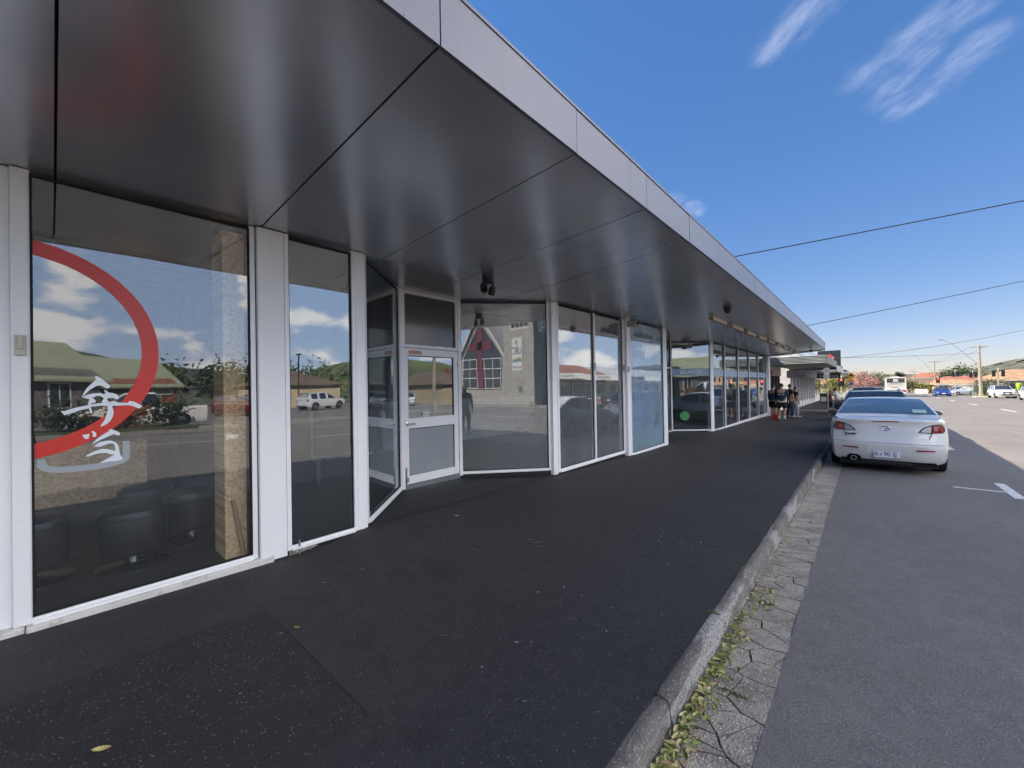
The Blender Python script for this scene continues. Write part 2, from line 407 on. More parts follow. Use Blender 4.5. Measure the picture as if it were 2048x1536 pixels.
c = t.mix(t.ramp(n1, 0.3, 0.7), (0.215, 0.195, 0.175), (0.115, 0.103, 0.092))
v = t.n('ShaderNodeTexVoronoi'); t.l(p, v.inputs['Vector']); v.inputs['Scale'].default_value = 75
sc_ = t.n('ShaderNodeSeparateColor'); t.l(v.outputs['Color'], sc_.inputs[0])
c = t.mix(t.math('MULTIPLY', t.ramp(v.outputs['Distance'], 0.42, 0.22), t.ramp(sc_.outputs[0], 0.45, 0.6)), c, t.mix(sc_.outputs[1], (0.20, 0.18, 0.16), (0.52, 0.49, 0.44)))
pt_ = t.math('MULTIPLY', t.ramp(n3, 0.50, 0.60), t.ramp(n2, 0.42, 0.52))
c = t.mix(t.math('MULTIPLY', pt_, 0.75), c, (0.52, 0.51, 0.49))
c = t.mix(t.ramp(n2, 0.55, 0.72, 0, 0.8), c, (0.045, 0.040, 0.036))
t.set(c, 0.9); t.bump(t.math('ADD', n2, t.math('MULTIPLY', v.outputs['Distance'], -0.8)), 0.9, 0.008); M['kerb'] = t.m
M['gutter'] = concrete('gutter_concrete', (0.52, 0.455, 0.37), (0.27, 0.225, 0.178), (0.85, 0.79, 0.69), 1.0, 70, 4.5)
M['paveconc'] = concrete('plain_concrete', (0.34, 0.32, 0.29), (0.24, 0.22, 0.20), (0.4, 0.38, 0.35), 0.2)
M['line'] = mat('road_paint', (0.72, 0.71, 0.68), 0.7, var=0.3, vscale=30)
M['moss'] = mat('moss', (0.12, 0.125, 0.045), 0.95, var=0.5, vscale=60, bump=0.8, bscale=150)
# interior
t = NT('strand_board'); p = t.pos()
cols = []
c = (0.68, 0.49, 0.27)
for k, (rot, sc) in enumerate(((0.5, (1, 26, 90)), (1.9, (1, 80, 30)), (-0.8, (1, 40, 60)))):
    v = t.vor(t.map(p, sc, (rot, 0, 0), (k*3.1, 0, 0)), 1.0, out='Color')
    s_ = t.n('ShaderNodeSeparateColor'); t.l(v, s_.inputs[0])
    c = t.mix(t.ramp(s_.outputs[0], 0.45, 0.6, 0, 0.75), c, t.mix(s_.outputs[1], (0.38, 0.23, 0.10), (0.80, 0.62, 0.38)))
t.set(c, 0.7); M['osb'] = t.m
M['in_floor'] = mat('shop_floor', (0.016, 0.017, 0.020), 0.45, var=0.3, vscale=1.5)
M['in_wall'] = mat('shop_wall', (0.16, 0.165, 0.17), 0.8, var=0.1)
M['in_dark'] = mat('shop_wall_dark', (0.07, 0.07, 0.075), 0.8, var=0.2)
M['in_ceil'] = mat('shop_ceiling', (0.13, 0.125, 0.115), 0.85, var=0.1)
M['block'] = mat('painted_block', (0.78, 0.79, 0.79), 0.7, var=0.06)
M['leather'] = mat('black_vinyl', (0.016, 0.017, 0.019), 0.30, var=0.2, bump=0.1)
M['chrome'] = mat('chrome', (0.75, 0.75, 0.76), 0.12, 1.0)
M['alu'] = mat('aluminium', (0.55, 0.56, 0.58), 0.32, 1.0, var=0.1)
M['rust'] = mat('weathered_steel', (0.36, 0.34, 0.31), 0.55, 0.6, var=0.35, vscale=30)
M['red_vinyl'] = mat('red_vinyl', (0.68, 0.042, 0.028), 0.35)
M['white_vinyl'] = mat('white_vinyl', (0.80, 0.87, 0.92), 0.35)
M['grey_vinyl'] = mat('pale_grey_vinyl', (0.36, 0.41, 0.44), 0.35)
M['blue_vinyl'] = mat('pale_blue_vinyl', (0.34, 0.46, 0.62), 0.4)
M['black_plastic'] = mat('black_plastic', (0.012, 0.012, 0.013), 0.4)
M['cream_plastic'] = mat('cream_plastic', (0.55, 0.52, 0.45), 0.5, var=0.1)
M['kick'] = mat('grey_kick_panel', (0.30, 0.33, 0.35), 0.35, var=0.04)
M['transom'] = mat('dark_panel', (0.022, 0.024, 0.030), 0.12, var=0.1, vscale=6)
# ================================================================ the ground, road, kerb, footpath
YS = [-320, -160, -80, -60, -40, -20, -10, -5, 0, 1, 1.5, 1.7, 1.9, 2.1, 3, 5, 10, 15, 20, 25, 30, 35, 40, 50, 62, 72, 90, 110, 140, 170, 260, 500, 1200, 3500]
def strip(x0, x1, ys, dz0=0.0, dz1=None, f=None, nx=1):
    b = MB(); dz1 = dz0 if dz1 is None else dz1
    zz = f or (lambda x, y: gz(y)+dz0+(dz1-dz0)*(x-x0)/(x1-x0))
    for a, c in zip(ys[:-1], ys[1:]):
        for i in range(nx):
            u, v = x0+(x1-x0)*i/nx, x0+(x1-x0)*(i+1)/nx
            b.quad((u, a, zz(u, a)), (v, a, zz(v, a)), (v, c, zz(v, c)), (u, c, zz(u, c)))
    return b
def ysub(a, b): return [a]+[y for y in YS if a < y < b]+[b]
M['earth'] = mat('earth_and_grass', (0.085, 0.105, 0.045), 0.95, var=0.35, vscale=0.15)
struct('ground', strip(-2500, 2500, YS, -0.16), M['earth'])
struct('road', strip(-0.396, 14.4, ysub(-80, 260), 0.015, 0.015), M['road'])
struct('side_street', strip(-60, -0.40, [62.5, 72], 0.005), M['road'])
struct('cross_street', strip(14.4, 90, [88.5, 99], 0.005), M['road'])
struct('gutter_bed', strip(-0.735, -0.390, ysub(-40, 62), -0.045, -0.02), M['gap'])
struct('footpath', strip(-4.32, -0.814, ysub(-40, 62), f=pz, nx=3), M['path'])
struct('far_footpath', strip(-4.3, -0.6, ysub(72.2, 170), 0.14), M['paveconc'])
struct('opposite_footpath', strip(14.62, 17.0, ysub(-80, 88), 0.14), M['paveconc'])
struct('opposite_footpath_beyond', strip(12.3, 15.2, ysub(99.5, 170), 0.14), M['paveconc'])
struct('car_park', strip(17.0, 62.0, ysub(-14, 31), 0.02), M['road'])
# footpath patches
b = MB()
for (x0, x1, y0, y1) in ((-3.14, -1.75, -4.0, 0.955),):
    b.quad((x0, y0, pz(x0, y0)+.004), (x1, y0, pz(x1, y0)+.004), (x1, y1, pz(x1, y1)+.004), (x0, y1, pz(x0, y1)+.004))
struct('footpath_trench_patch', b, M['patch'])
b = MB()
for pa, pb, w in (((-3.14, -4), (-3.14, .955), .0022), ((-3.14, .955), (-1.75, .955), .0018), ((-2.9, 1.12), (-1.9, 1.24), .0013)):
    L = math.hypot(pb[0]-pa[0], pb[1]-pa[1]); n = 14
    for i in range(n):
        q = []
        for t_, sgn in ((i/n, -1), ((i+1)/n, -1), ((i+1)/n, 1), (i/n, 1)):
            x = pa[0]+(pb[0]-pa[0])*t_; y = pa[1]+(pb[1]-pa[1])*t_
            wob = .006*math.sin(t_*37)+.005*math.sin(t_*91)
            nx, ny = -(pb[1]-pa[1])/L, (pb[0]-pa[0])/L
            q.append((x+nx*(w*sgn+wob), y+ny*(w*sgn+wob), pz(x, y)+.0075))
        b.quad(*q)
struct('footpath_seam', b, mat('seam_tar', (.012, .012, .013), .7))
b = MB()
edge = [(-3.965+.02*math.sin(k*1.7), 2.15+k*3.65/16) for k in range(17)]
poly = edge+[(-4.32, 5.80), (-5.45, 4.75), (-5.45, 3.35), (-4.2, 2.15)]
b.add([(x, y, pz(max(x, -4.3), y)+.006) for x, y in poly], [tuple(range(len(poly)))])
struct('entrance_apron', b, M['apron'])
b = MB(); b.add([(x, y, pz(max(x, -4.3), y)+.005) for x, y in ((-3.93, 10.3), (-3.96, 15.0), (-5.3, 14.3), (-5.3, 10.6))], [(0, 1, 2, 3)])
struct('second_entrance_apron', b, M['apron'])
# kerb stones
kerb = empty('kerb'); kerb['kind'] = 'structure'
def kerb_mesh(L, flip=False):
    prof = [(-.815, -.06), (-.815, .134), (-.808, .137), (-.768, .136), (-.753, .130), (-.746, .119), (-.724, -.02), (-.722, -.06)]
    b = MB(); n = 4; k = len(prof)
    for i in range(n+1):
        y = (L-.010)*i/n
        for x, z in prof:
            e = .0025*math.sin(i*2.3+x*60)
            b.v.append((x+e, y, z-.0147*y+e))
    for i in range(n):
        for j in range(k-1): b.f.append((i*k+j, i*k+j+1, (i+1)*k+j+1, (i+1)*k+j))
    b.f += [tuple(range(k))[::-1], tuple(n*k+j for j in range(k))]
    return b.mesh('kerb_stone', M['kerb'], True)
km = kerb_mesh(.965)
y = 2.94-.965*9
while y < 62:
    o = link('kerb_stone', km, kerb, (random.uniform(-.004, .004), y, gz(y)+random.uniform(-.004, .003))); y += .965
okerb = empty('opposite_kerb'); okerb['kind'] = 'structure'
okm = MB().box(14.4, 14.62, 0, 2.39, -.06, .14).mesh('kerb_stone', M['paveconc'])
y = -40
while y < 88: link('kerb_stone', okm, okerb, (0, y, gz(y))); y += 2.4
# gutter: concrete broken into pieces close by, whole slabs further off
gutter = empty('gutter'); gutter['kind'] = 'structure'
def clip(poly, a, bb, c):
    out = []
    for i in range(len(poly)):
        p, q = poly[i], poly[(i+1) % len(poly)]
        dp, dq = a*p[0]+bb*p[1]-c, a*q[0]+bb*q[1]-c
        if dp <= 0: out.append(p)
        if (dp < 0) != (dq < 0) and dp != dq:
            t_ = dp/(dp-dq); out.append((p[0]+(q[0]-p[0])*t_, p[1]+(q[1]-p[1])*t_))
    return out
GX0, GX1, GY0, GY1 = -.724, -.387, .6, 6.2
KX = .78
rg = random.Random(11)
seeds = [(rg.uniform(GX0, GX1)*KX, rg.uniform(GY0, GY1)) for i in range(50)]
def slab(poly, sh=.004, tilt=0.0, th=.05):
    cx = sum(p[0] for p in poly)/len(poly); cy = sum(p[1] for p in poly)/len(poly)
    P = []
    for x, y in poly:
        dx, dy = cx-x, cy-y; l = math.hypot(dx, dy) or 1
        P.append((x+dx/l*sh, y+dy/l*sh))
    dz = rg.uniform(-.003, .003); tx = rg.uniform(-tilt, tilt)
    def z(x, y): return gz(y)-.008+(x-GX0)/(GX1-GX0)*.021+dz*.6+(x-cx)*tx
    b = MB(); n = len(P)
    b.add([(x, y, z(x, y)) for x, y in P]+[(x, y, z(x, y)-th) for x, y in P], [tuple(range(n))]+[(i, (i+1) % n, (i+1) % n+n, i+n) for i in range(n)])
    return b.build('gutter_slab', M['gutter'], gutter)
for i, (sx, sy) in enumerate(seeds):
    poly = [(GX0*KX, GY0), (GX1*KX, GY0), (GX1*KX, GY1), (GX0*KX, GY1)]
    for j, (tx, ty) in enumerate(seeds):
        if i == j or abs(ty-sy) > 1.6: continue
        a, bb = tx-sx, ty-sy
        poly = clip(poly, a, bb, (tx*tx+ty*ty-sx*sx-sy*sy)/2)
        if len(poly) < 3: break
    if len(poly) < 3: continue
    P = []                                   # roughen the broken edges
    for k in range(len(poly)):
        p, q = poly[k], poly[(k+1) % len(poly)]
        p = (p[0]/KX, p[1]); q = (q[0]/KX, q[1]); P.append(p)
        L = math.hypot(q[0]-p[0], q[1]-p[1])
        inner = not (abs(p[0]-q[0]) < 1e-4 and (abs(p[0]-GX0) < 1e-3 or abs(p[0]-GX1) < 1e-3))
        if L > .08 and inner:
            m = max(2, int(L/.06)); lo, hi = min(p, q), max(p, q); rr = random.Random(int(lo[0]*1e4)*7+int(lo[1]*1e4)*13)
            offs = [rr.uniform(-.007, .007) for _ in range(m-1)]
            nx, ny = -(hi[1]-lo[1])/L, (hi[0]-lo[0])/L
            rng = range(1, m) if p == lo else range(m-1, 0, -1)
            for s_ in rng:
                P.append((lo[0]+(hi[0]-lo[0])*s_/m+nx*offs[s_-1], lo[1]+(hi[1]-lo[1])*s_/m+ny*offs[s_-1]))
    slab(P, .006, .03)
for a, c in ((-6, -3), (-3, -1), (-1, .6)): slab([(GX0, a), (GX1, a), (GX1, c), (GX0, c)])
y = 6.2
while y < 60:
    L = rg.choice((1.9, 2.4, 2.4, 3.0)); slab([(GX0, y), (GX1, y), (GX1, y+L), (GX0, y+L)], .004); y += L
# moss in the joints
b = MB()
for (x, y, l, w) in ((-.54, 2.42, .24, .012), (-.80, 2.945, .07, .008), (-.60, 3.62, .10, .012), (-.818, 3.9, .012, .22), (-.818, 4.9, .012, .5)):
    n = 70
    for _ in range(n):
        px, py = x+rg.uniform(-l, l)*.5, y+rg.uniform(-w, w)
        zb_ = (gz(py)+.005) if px > -.73 else pz(px, py)
        s_ = rg.uniform(.003, .007)
        b.add([(px-s_, py-s_, zb_), (px+s_, py-s_, zb_), (px+s_, py+s_, zb_), (px-s_, py+s_, zb_), (px, py, zb_+s_*.9)], [(0, 1, 4), (1, 2, 4), (2, 3, 4), (3, 0, 4)])
tag(b.build('moss', M['moss'], None, True), 'dark green moss growing in the kerb and gutter joints', 'moss', kind='stuff')
# road markings
mk = MB()
b = MB()
for k in range(-5, 6):
    y0 = 42.2+12*k
    b.quad((7.44, y0, gz(y0)+.020), (7.58, y0, gz(y0)+.020), (7.58, y0+4, gz(y0+4)+.020), (7.44, y0+4, gz(y0+4)+.020))
struct('lane_dashes', b, M['line'])
b = MB()
def mark(x0, x1, y0, y1, z=.020):
    b.quad((x0, y0, gz(y0)+z), (x1, y0, gz(y0)+z), (x1, y1, gz(y1)+z), (x0, y1, gz(y1)+z))
mark(1.06, 1.62, 9.74, 9.82); mark(1.622, 1.745, 9.30, 10.60)
mark(1.622, 1.745, 15.6, 16.6); mark(1.06, 1.62, 16.0, 16.08)
struct('parking_bay_marking', b, M['line'])
b = MB(); mark(12.0, 12.1, -20, 30); mark(9.2, 9.32, 1.2, 5.6); mark(15.0+4, 19.1, 8, 13); mark(21, 21.1, 8, 13); mark(23, 23.1, 8, 13)
b.add([(9.6, 4.2, gz(4)+.021), (10.9, 4.5, gz(4)+.021), (10.9, 4.35, gz(4)+.021), (11.6, 4.75, gz(4)+.021), (10.8, 5.1, gz(4)+.021), (10.85, 4.9, gz(4)+.021), (9.6, 4.5, gz(4)+.021)], [(0, 1, 2, 3, 4, 5, 6)])
struct('far_lane_marking', b, M['line'])
# leaf litter in the gutter
def leafset(name, items, mats, parent=None):
    b = MB(); mi = []
    for (x, y, z, L, a, c, t_, col) in items:
        W = L*.20; ca, sa = math.cos(a), math.sin(a); n0 = len(b.f)
        prof = [(-.5, 0), (-.28, .75), (.02, 1.0), (.28, .72), (.5, 0)]
        vs = []
        for k, (u, w) in enumerate(prof):
            cz = c*L*(u*u*1.6)
            for sgn in (-1, 0, 1):
                lx, ly, lz = u*L, sgn*w*W, cz+abs(sgn)*w*W*t_
                vs.append((x+lx*ca-ly*sa, y+lx*sa+ly*ca, z+lz))
        fs = []
        for k in range(4):
            for j in (0, 1): fs.append((k*3+j, k*3+j+1, (k+1)*3+j+1, (k+1)*3+j))
        b.add(vs, fs); mi += [col]*(len(b.f)-n0)
    me = b.mesh(name, None, True, clean=False)
    for m in mats: me.materials.append(m)
    me.polygons.foreach_set('material_index', mi); me.update()
    return link(name, me, parent)
LEAF = [mat('leaf_green', (0.26, 0.30, 0.07), 0.55, var=.35, vscale=30), mat('leaf_yellow', (0.52, 0.45, 0.19), 0.55, var=.3, vscale=30), mat('leaf_brown', (0.36, 0.22, 0.11), 0.6, var=.3, vscale=30), mat('leaf_dark', (0.10, 0.13, 0.035), 0.5, var=.3, vscale=30)]
rl = random.Random(5)
items = []
for k in range(760):
    y = 1.0+abs(rl.gauss(0, 1))*1.45 if k < 700 else rl.uniform(3.5, 14)
    if 3.95 < y < 4.8 and rl.random() < .6: y -= 1.2
    wid = .045+.05*math.exp(-((y-3.6)/.35)**2)
    x = -.715+abs(rl.gauss(0, 1))*wid
    x = min(x, -.45)
    items.append((x, y, gz(y)+.010+rl.random()*.028, rl.uniform(.032, .060), rl.gauss(1.4, .9), rl.uniform(-.2, .45), rl.uniform(.1, .8), rl.choices((0, 1, 2, 3), (5, 5, 1.6, 2))[0]))
tag(leafset('fallen_leaves', items, LEAF), 'yellow green fallen leaves heaped along the gutter against the kerb', 'leaves', kind='stuff')
for (x, y, L, a, c, lab) in ((-2.73, 1.01, .055, .3, 0, 'small green fallen leaf on the footpath near the white plinth'),
                            (-2.43, .125, .075, .9, 1, 'pale curled fallen leaf on the footpath nearest the camera'),
                            (-3.55, 3.05, .07, .2, 1, 'yellow fallen leaf at the edge of the black entrance asphalt')):
    o = leafset('fallen_leaf', [(0, 0, .008, L, a, .3, .5, c)], LEAF); o.location = (x, y, pz(x, y)+.004)
    tag(o, lab, 'leaf', 'single leaves on the footpath')
# twigs and droppings
b = MB()
for _ in range(26):
    x, y = rl.uniform(-3.6, -1.0), rl.uniform(1.2, 11); a = rl.uniform(0, 3); l = rl.uniform(.02, .06)
    b.tube([(x, y, pz(x, y)+.004), (x+l*math.cos(a), y+l*math.sin(a), pz(x, y)+.006), (x+l*1.6*math.cos(a+.4), y+l*1.6*math.sin(a+.4), pz(x, y)+.004)], .0016, 4)
tag(b.build('twig_litter', mat('twig', (.25, .2, .14), .9), None), 'thin dry twigs scattered over the dark footpath', 'twigs', kind='stuff')
b = MB()
for _ in range(230):
    if rl.random() < .65: x, y = rl.gauss(-1.35, .35), rl.uniform(1.5, 14)
    else: x, y = rl.uniform(-3.7, -1.0), rl.uniform(.6, 14)
    if x > -.95 or x < -3.9: continue
    s_ = rl.uniform(.003, .009)*(1+.05*y); n = 7
    vs = [(x+s_*rl.uniform(.4, 1.3)*math.cos(6.283*k/n)*.8, y+s_*rl.uniform(.5, 1.6)*math.sin(6.283*k/n), pz(x, y)+.0045) for k in range(n)]
    b.add(vs, [tuple(range(n))])
tag(b.build('white_splats', mat('pale_splat', (.30, .30, .285), .85, var=.4, vscale=60), None, clean=False), 'small pale gum and lichen spots on the footpath asphalt', 'spots', kind='stuff')

# ================================================================ the white shop building with the long canopy
XF = -4.01
HS = 3.095
SL = .0706
XK, ZK0, ZK1 = -1.485, 3.273, 3.580
FL = .215                                     # shop floor level
shop = thing('shop_building', 'long single storey shop with grey canopy and white framed glazing', 'shop', (XF, 10, 0))
shop.location = (0, 0, 0)
# -- body
b = MB(); b.box(-13.2, -13.0, -7, 26.0, -.5, 3.5); b.build('rear_wall', M['in_wall'], shop)
b = MB(); b.box(-13.0, -4.1, -7.2, -7.0, -.5, 3.5); b.build('side_wall', M['in_wall'], shop)
b = MB(); b.box(-13.0, -4.05, 25.75, 25.98, -.6, 3.5); b.build('side_wall', M['white'], shop)
b = MB(); b.box(-13.3, -1.62, -7.2, 26.0, 3.44, 3.56); b.build('roof', M['fascia'], shop)
b = MB(); b.box(-13.0, -4.06, -7.0, 1.26, -.3, FL); b.box(-13, -5.36, 1.26, 15.2, -.3, FL-.01)
b.add([(-4.08, 1.27, FL-.004), (-4.08, 2.1, FL-.004), (-5.34, 3.36, FL-.004), (-5.34, 1.27, FL-.004)], [(0, 1, 2, 3)])
b.add([(-5.34, 4.75, FL-.004), (-4.08, 5.66, FL-.004), (-4.08, 8.3, FL-.004), (-5.34, 8.3, FL-.004)], [(0, 1, 2, 3)])
b.add([(-5.34, 8.3, FL-.12), (-3.9, 8.3, FL-.12), (-3.9, 10.4, FL-.12), (-5.34, 10.4, FL-.12)], [(0, 1, 2, 3)])
b.box(-13, -4.1, 15.2, 25.7, -.4, .02); b.build('floor', M['in_floor'], shop)
b = MB(); b.box(-13.0, -5.6, -7.0, 25.7, 3.02, 3.06); b.build('ceiling', M['in_ceil'], shop)
b = MB()
for k in range(9):
    x = -5.9-k*.8; b.box(x-.02, x+.02, -7, 1.24, 3.0, 3.018)
b.build('ceiling_battens', M['in_wall'], shop)
b = MB(); b.box(-13, -4.12, 1.26, 1.36, FL, 3.06); b.build('partition', M['in_dark'], shop)
b = MB(); b.box(-8.4, -8.28, -7, .9, FL, 3.02); b.build('partition', M['in_dark'], shop)
b = MB(); b.box(-13, -5.4, 15.05, 15.2, -.1, 3.06); b.build('partition', M['in_dark'], shop)
# painted block wall seen through the middle windows
blk = empty('block_wall', (0, 0, 0), shop)
bm_ = MB().box(0, .09, .004, .386, .004, .186).mesh('block', M['block'])
for r_ in range(6):
    for k in range(17):
        link('block', bm_, blk, (-8.3, 3.6+k*.39+(.195 if r_ % 2 else 0), FL+r_*.19))
MB().box(-8.34, -8.29, 3.4, 11, FL-.01, 3.03).build('backing', M['in_wall'], blk)
# -- canopy: soffit sheets 1.2 m wide with open joints, fascia sheets, capping
can = empty('canopy', (0, 0, 0), shop)
def soffit_mesh(L):
    b = MB(); g = .006
    P = [(-5.60, HS+.006), (XF, HS), (XK-.022, ZK0-.002)]
    vs = []
    for y in (g, L-g):
        for x, z in P: vs.append((x, y, z))
        for x, z in P: vs.append((x, y, z+.012))
    b.add(vs, [(0, 1, 7, 6), (1, 2, 8, 7), (3, 9, 10, 4), (4, 10, 11, 5), (0, 6, 9, 3), (2, 5, 11, 8), (0, 3, 4, 1), (1, 4, 5, 2), (6, 7, 10, 9), (7, 8, 11, 10)])
    return b.mesh('soffit_panel', M['soffit'])
sm = soffit_mesh(1.2); sm2 = soffit_mesh(.60)
def fascia_mesh(L):
    g = .0035; b = MB().box(XK-.02, XK+.003, g, L-g, ZK0-.004, ZK1); return b.mesh('fascia_panel', M['fascia'])
fm = fascia_mesh(1.2); fm2 = fascia_mesh(.60)
for k in range(-4, 22):
    y = .02+1.2*k; half = (k == 21)
    link('soffit_panel', sm2 if half else sm, can, (0, y, random.uniform(-.0012, .0012)))
    link('fascia_panel', fm2 if half else fm, can, (random.uniform(-.001, .001), y, 0))
MB().box(-5.7, XK-.03, -4.7, 25.80, HS+.22, HS+.235).build('joint_backing', M['gap'], can)
b = MB(); b.add([(-5.6, -4.7, HS+.03), (-5.6, 25.8, HS+.03), (XF, 25.8, HS+.03), (XF, -4.7, HS+.03), (XK-.025, 25.8, ZK0+.03), (XK-.025, -4.7, ZK0+.03)], [(0, 1, 2, 3), (3, 2, 4, 5)])
b.build('joint_backing', M['gap'], can)
MB().box(XK-.06, XK-.024, -4.8, 25.80, ZK0+.035, ZK1-.002).build('joint_backing', M['gap'], can)
MB().box(XK-.05, XK+.010, -4.8, 25.84, ZK1, ZK1+.018).build('capping', M['fascia'], can)
b = MB(); b.add([(-4.3, 25.815, 3.03), (XK, 25.815, ZK0-.004), (XK, 25.815, ZK1), (-4.3, 25.815, ZK1), (-4.3, 25.845, 3.03), (XK, 25.845, ZK0-.004), (XK, 25.845, ZK1), (-4.3, 25.845, ZK1)],
                [(0, 1, 2, 3), (4, 7, 6, 5), (0, 4, 5, 1), (1, 5, 6, 2), (2, 6, 7, 3), (3, 7, 4, 0)]); b.build('end_fascia', M['fascia'], can)
b = MB(); b.add([(-4.0, 25.60, HS-.012), (XK, 25.60, ZK0-.016), (XK, 25.84, ZK0-.016), (-4.0, 25.84, HS-.012), (-4.0, 25.60, HS-.06), (XK, 25.60, ZK0-.05), (XK, 25.84, ZK0-.05), (-4.0, 25.84, HS-.06)],
                [(0, 1, 2, 3), (7, 6, 5, 4), (0, 4, 5, 1), (1, 5, 6, 2), (2, 6, 7, 3), (3, 7, 4, 0)]); b.build('end_beam', M['white'], can)
b = MB()
for k in range(17, 22): b.wall((XF+.02, 0), (XF+.02, 1), 0, .01, 0, .01, 3, 3.01)
# -- glazing
def glazing(A, B, z0, z1, parent=shop, fw=.045, dep=.07, glassm='glass', mull=(), name='window', sill=.0, pane_d=0.0, trans=None, top=False):
    w = empty(name, (0, 0, 0), parent)
    L = math.hypot(B[0]-A[0], B[1]-A[1]); f = MB()
    f.wall(A, B, 0, fw, -dep*.5, dep*.5, z0, z1); f.wall(A, B, L-fw, L, -dep*.5, dep*.5, z0, z1)
    f.wall(A, B, fw, L-fw, -dep*.5+.002, dep*.5-.002, z0, z0+fw)
    f.wall(A, B, fw, L-fw, dep*.5-.004, dep*.5+.018, z0-.004, z0+fw*.45)
    if top: f.wall(A, B, fw, L-fw, -dep*.5+.002, dep*.5-.002, z1-.022, z1)
    for q in mull: f.wall(A, B, q-fw*.5, q+fw*.5, -dep*.5+.003, dep*.5+.004, z0+fw, z1-.022)
    if trans: f.wall(A, B, fw, L-fw, -dep*.5+.003, dep*.5-.003, trans-fw*.5, trans+fw*.5)
    f.build('frame', M['frame'], w)
    cuts = [fw]+[q for q in mull]+[L-fw]
    for i in range(len(cuts)-1):
        a = cuts[i]+(fw*.5 if i else 0); c = cuts[i+1]-(fw*.5 if i < len(cuts)-2 else 0)
        g = MB(); g.wall(A, B, a, c, pane_d-.003, pane_d+.003, z0+fw, z1-.022); g.build('pane', M[glassm], w)
        bd = MB()
        for (p0, p1, q0, q1) in ((a, a+.012, z0+fw, z1-.022), (c-.012, c, z0+fw, z1-.022), (a+.012, c-.012, z0+fw, z0+fw+.012), (a+.012, c-.012, z1-.036, z1-.022)):
            bd.wall(A, B, p0, p1, .004, .016, q0, q1)
        bd.build('glazing_bead', M['gap'], w)
    return w
F = lambda y: (XF, y)
# corner pilaster at the left edge
b = MB(); b.wall(F(0), F(1), -.62, -.172, -.12, -.02, .20, HS-.004); b.build('post', M['white'], shop, bevel=.006)
b = MB(); b.wall(F(0), F(1), -.172, -.094, -.10, .012, .20, HS-.004); b.build('post', M['white'], shop, bevel=.006)
b = MB(); b.wall(F(0), F(1), -.4, -.124, -.2, .035, -.2, .198); b.build('plinth', M['plinth'], shop, bevel=.012)
b = MB(); b.wall(F(0), F(1), -.12, 1.285, -.2, .055, -.2, .196); b.build('plinth', M['plinth'], shop, bevel=.012)
w1 = glazing(F(-.132), F(1.172), .199, HS-.006, glassm='glass', fw=.040, dep=.02)
w1['label'] = 'shop window with red ring and white brush lettering'
b = MB(); b.wall(F(0), F(1), 1.182, 1.398, -.10, .045, .150, HS-.005); b.build('column_panel', M['white'], shop, bevel=.008)
b = MB(); b.wall(F(0), F(1), 1.1725, 1.1815, -.08, .0, .199, HS-.006); b.build('cover_strip', M['gap'], shop)
glazing(F(1.402), F(2.08), .19, HS-.006, glassm='glass_lit', fw=.036)
b = MB(); b.wall(F(0), F(1), 1.29, 2.12, -.2, .012, -.2, .186); b.build('base_strip', M['black_paint'], shop)
b = MB(); b.wall(F(0), F(1), 2.082, 2.19, -.09, .035, .16, HS-.005); b.build('post', M['white'], shop, bevel=.006)
# first recessed entrance
A1, A2, A3, A4 = (-4.045, 2.195), (-5.05, 3.285), (-5.08, 4.455), (-4.06, 5.60)
glazing(A1, A2, .215, HS+.002, glassm='glass_lit', fw=.036)
b = MB(); b.wall(A1, A2, 0.0, 1.47, -.05, .03, -.1, .213); b.build('base_strip', M['black_paint'], shop)
b = MB(); b.wall((-5.05, 0), (-5.05, 1), 3.285, 3.345, -.06, .05, .20, HS+.002); b.build('post', M['frame'], shop, bevel=.005)
b = MB(); b.wall((-5.07, 0), (-5.07, 1), 4.40, 4.465, -.06, .05, .20, HS+.002); b.build('post', M['frame'], shop, bevel=.005)
trn = empty('transom_window', (0, 0, 0), shop)
b = MB(); A = (-5.06, 0); B = (-5.06, 1)
for q in ((3.346, 3.388, 2.255, HS), (4.358, 4.399, 2.255, HS), (3.388, 4.358, HS-.045, HS), (3.388, 4.358, 2.255, 2.30)): b.wall(A, B, q[0], q[1], -.04, .03, q[2], q[3])
b.build('frame', M['frame'], trn)
b = MB(); b.wall(A, B, 3.388, 4.358, -.012, -.006, 2.30, HS-.045); b.build('panel', M['transom'], trn)
door = empty('door', (0, 0, 0), shop)
b = MB()
D0, D1 = 3.352, 4.392
for q in ((D0, D0+.085, .25, 2.245), (D1-.085, D1, .25, 2.245), (D0+.085, D1-.085, .25, .365), (D0+.085, D1-.085, 1.06, 1.21), (D0+.085, D1-.085, 2.14, 2.245)): b.wall(A, B, q[0], q[1], -.022, .025, q[2], q[3])
b.build('leaf', M['frame'], door, bevel=.004)
MB().wall(A, B, D0+.085, D1-.085, -.003, .003, 1.21, 2.14).build('pane', M['glass_lit'], door)
MB().wall(A, B, D0+.085, D1-.085, -.006, .006, .365, 1.06).build('kick_panel', M['kick'], door)
b = MB()
for q in ((D0+.085, D0+.097, 1.21, 2.14), (D1-.097, D1-.085, 1.21, 2.14), (D0+.085, D0+.097, .365, 1.06), (D1-.097, D1-.085, .365, 1.06), (D0+.097, D1-.097, 2.128, 2.14), (D0+.097, D1-.097, 1.048, 1.06)): b.wall(A, B, q[0], q[1], .004, .012, q[2], q[3])
b.build('glazing_bead', M['gap'], door)
b = MB(); b.lathe([(0, .026), (.026, .026), (.03, .035), (.0, .04)], (-5.06, D0+.05, 1.135), 'x', 16)
b.tube([(-5.02, D0+.05, 1.135), (-4.995, D0+.05, 1.135), (-4.99, D0+.09, 1.133), (-4.99, D0+.17, 1.13)], .010, 8); b.build('handle', M['chrome'], door, True)
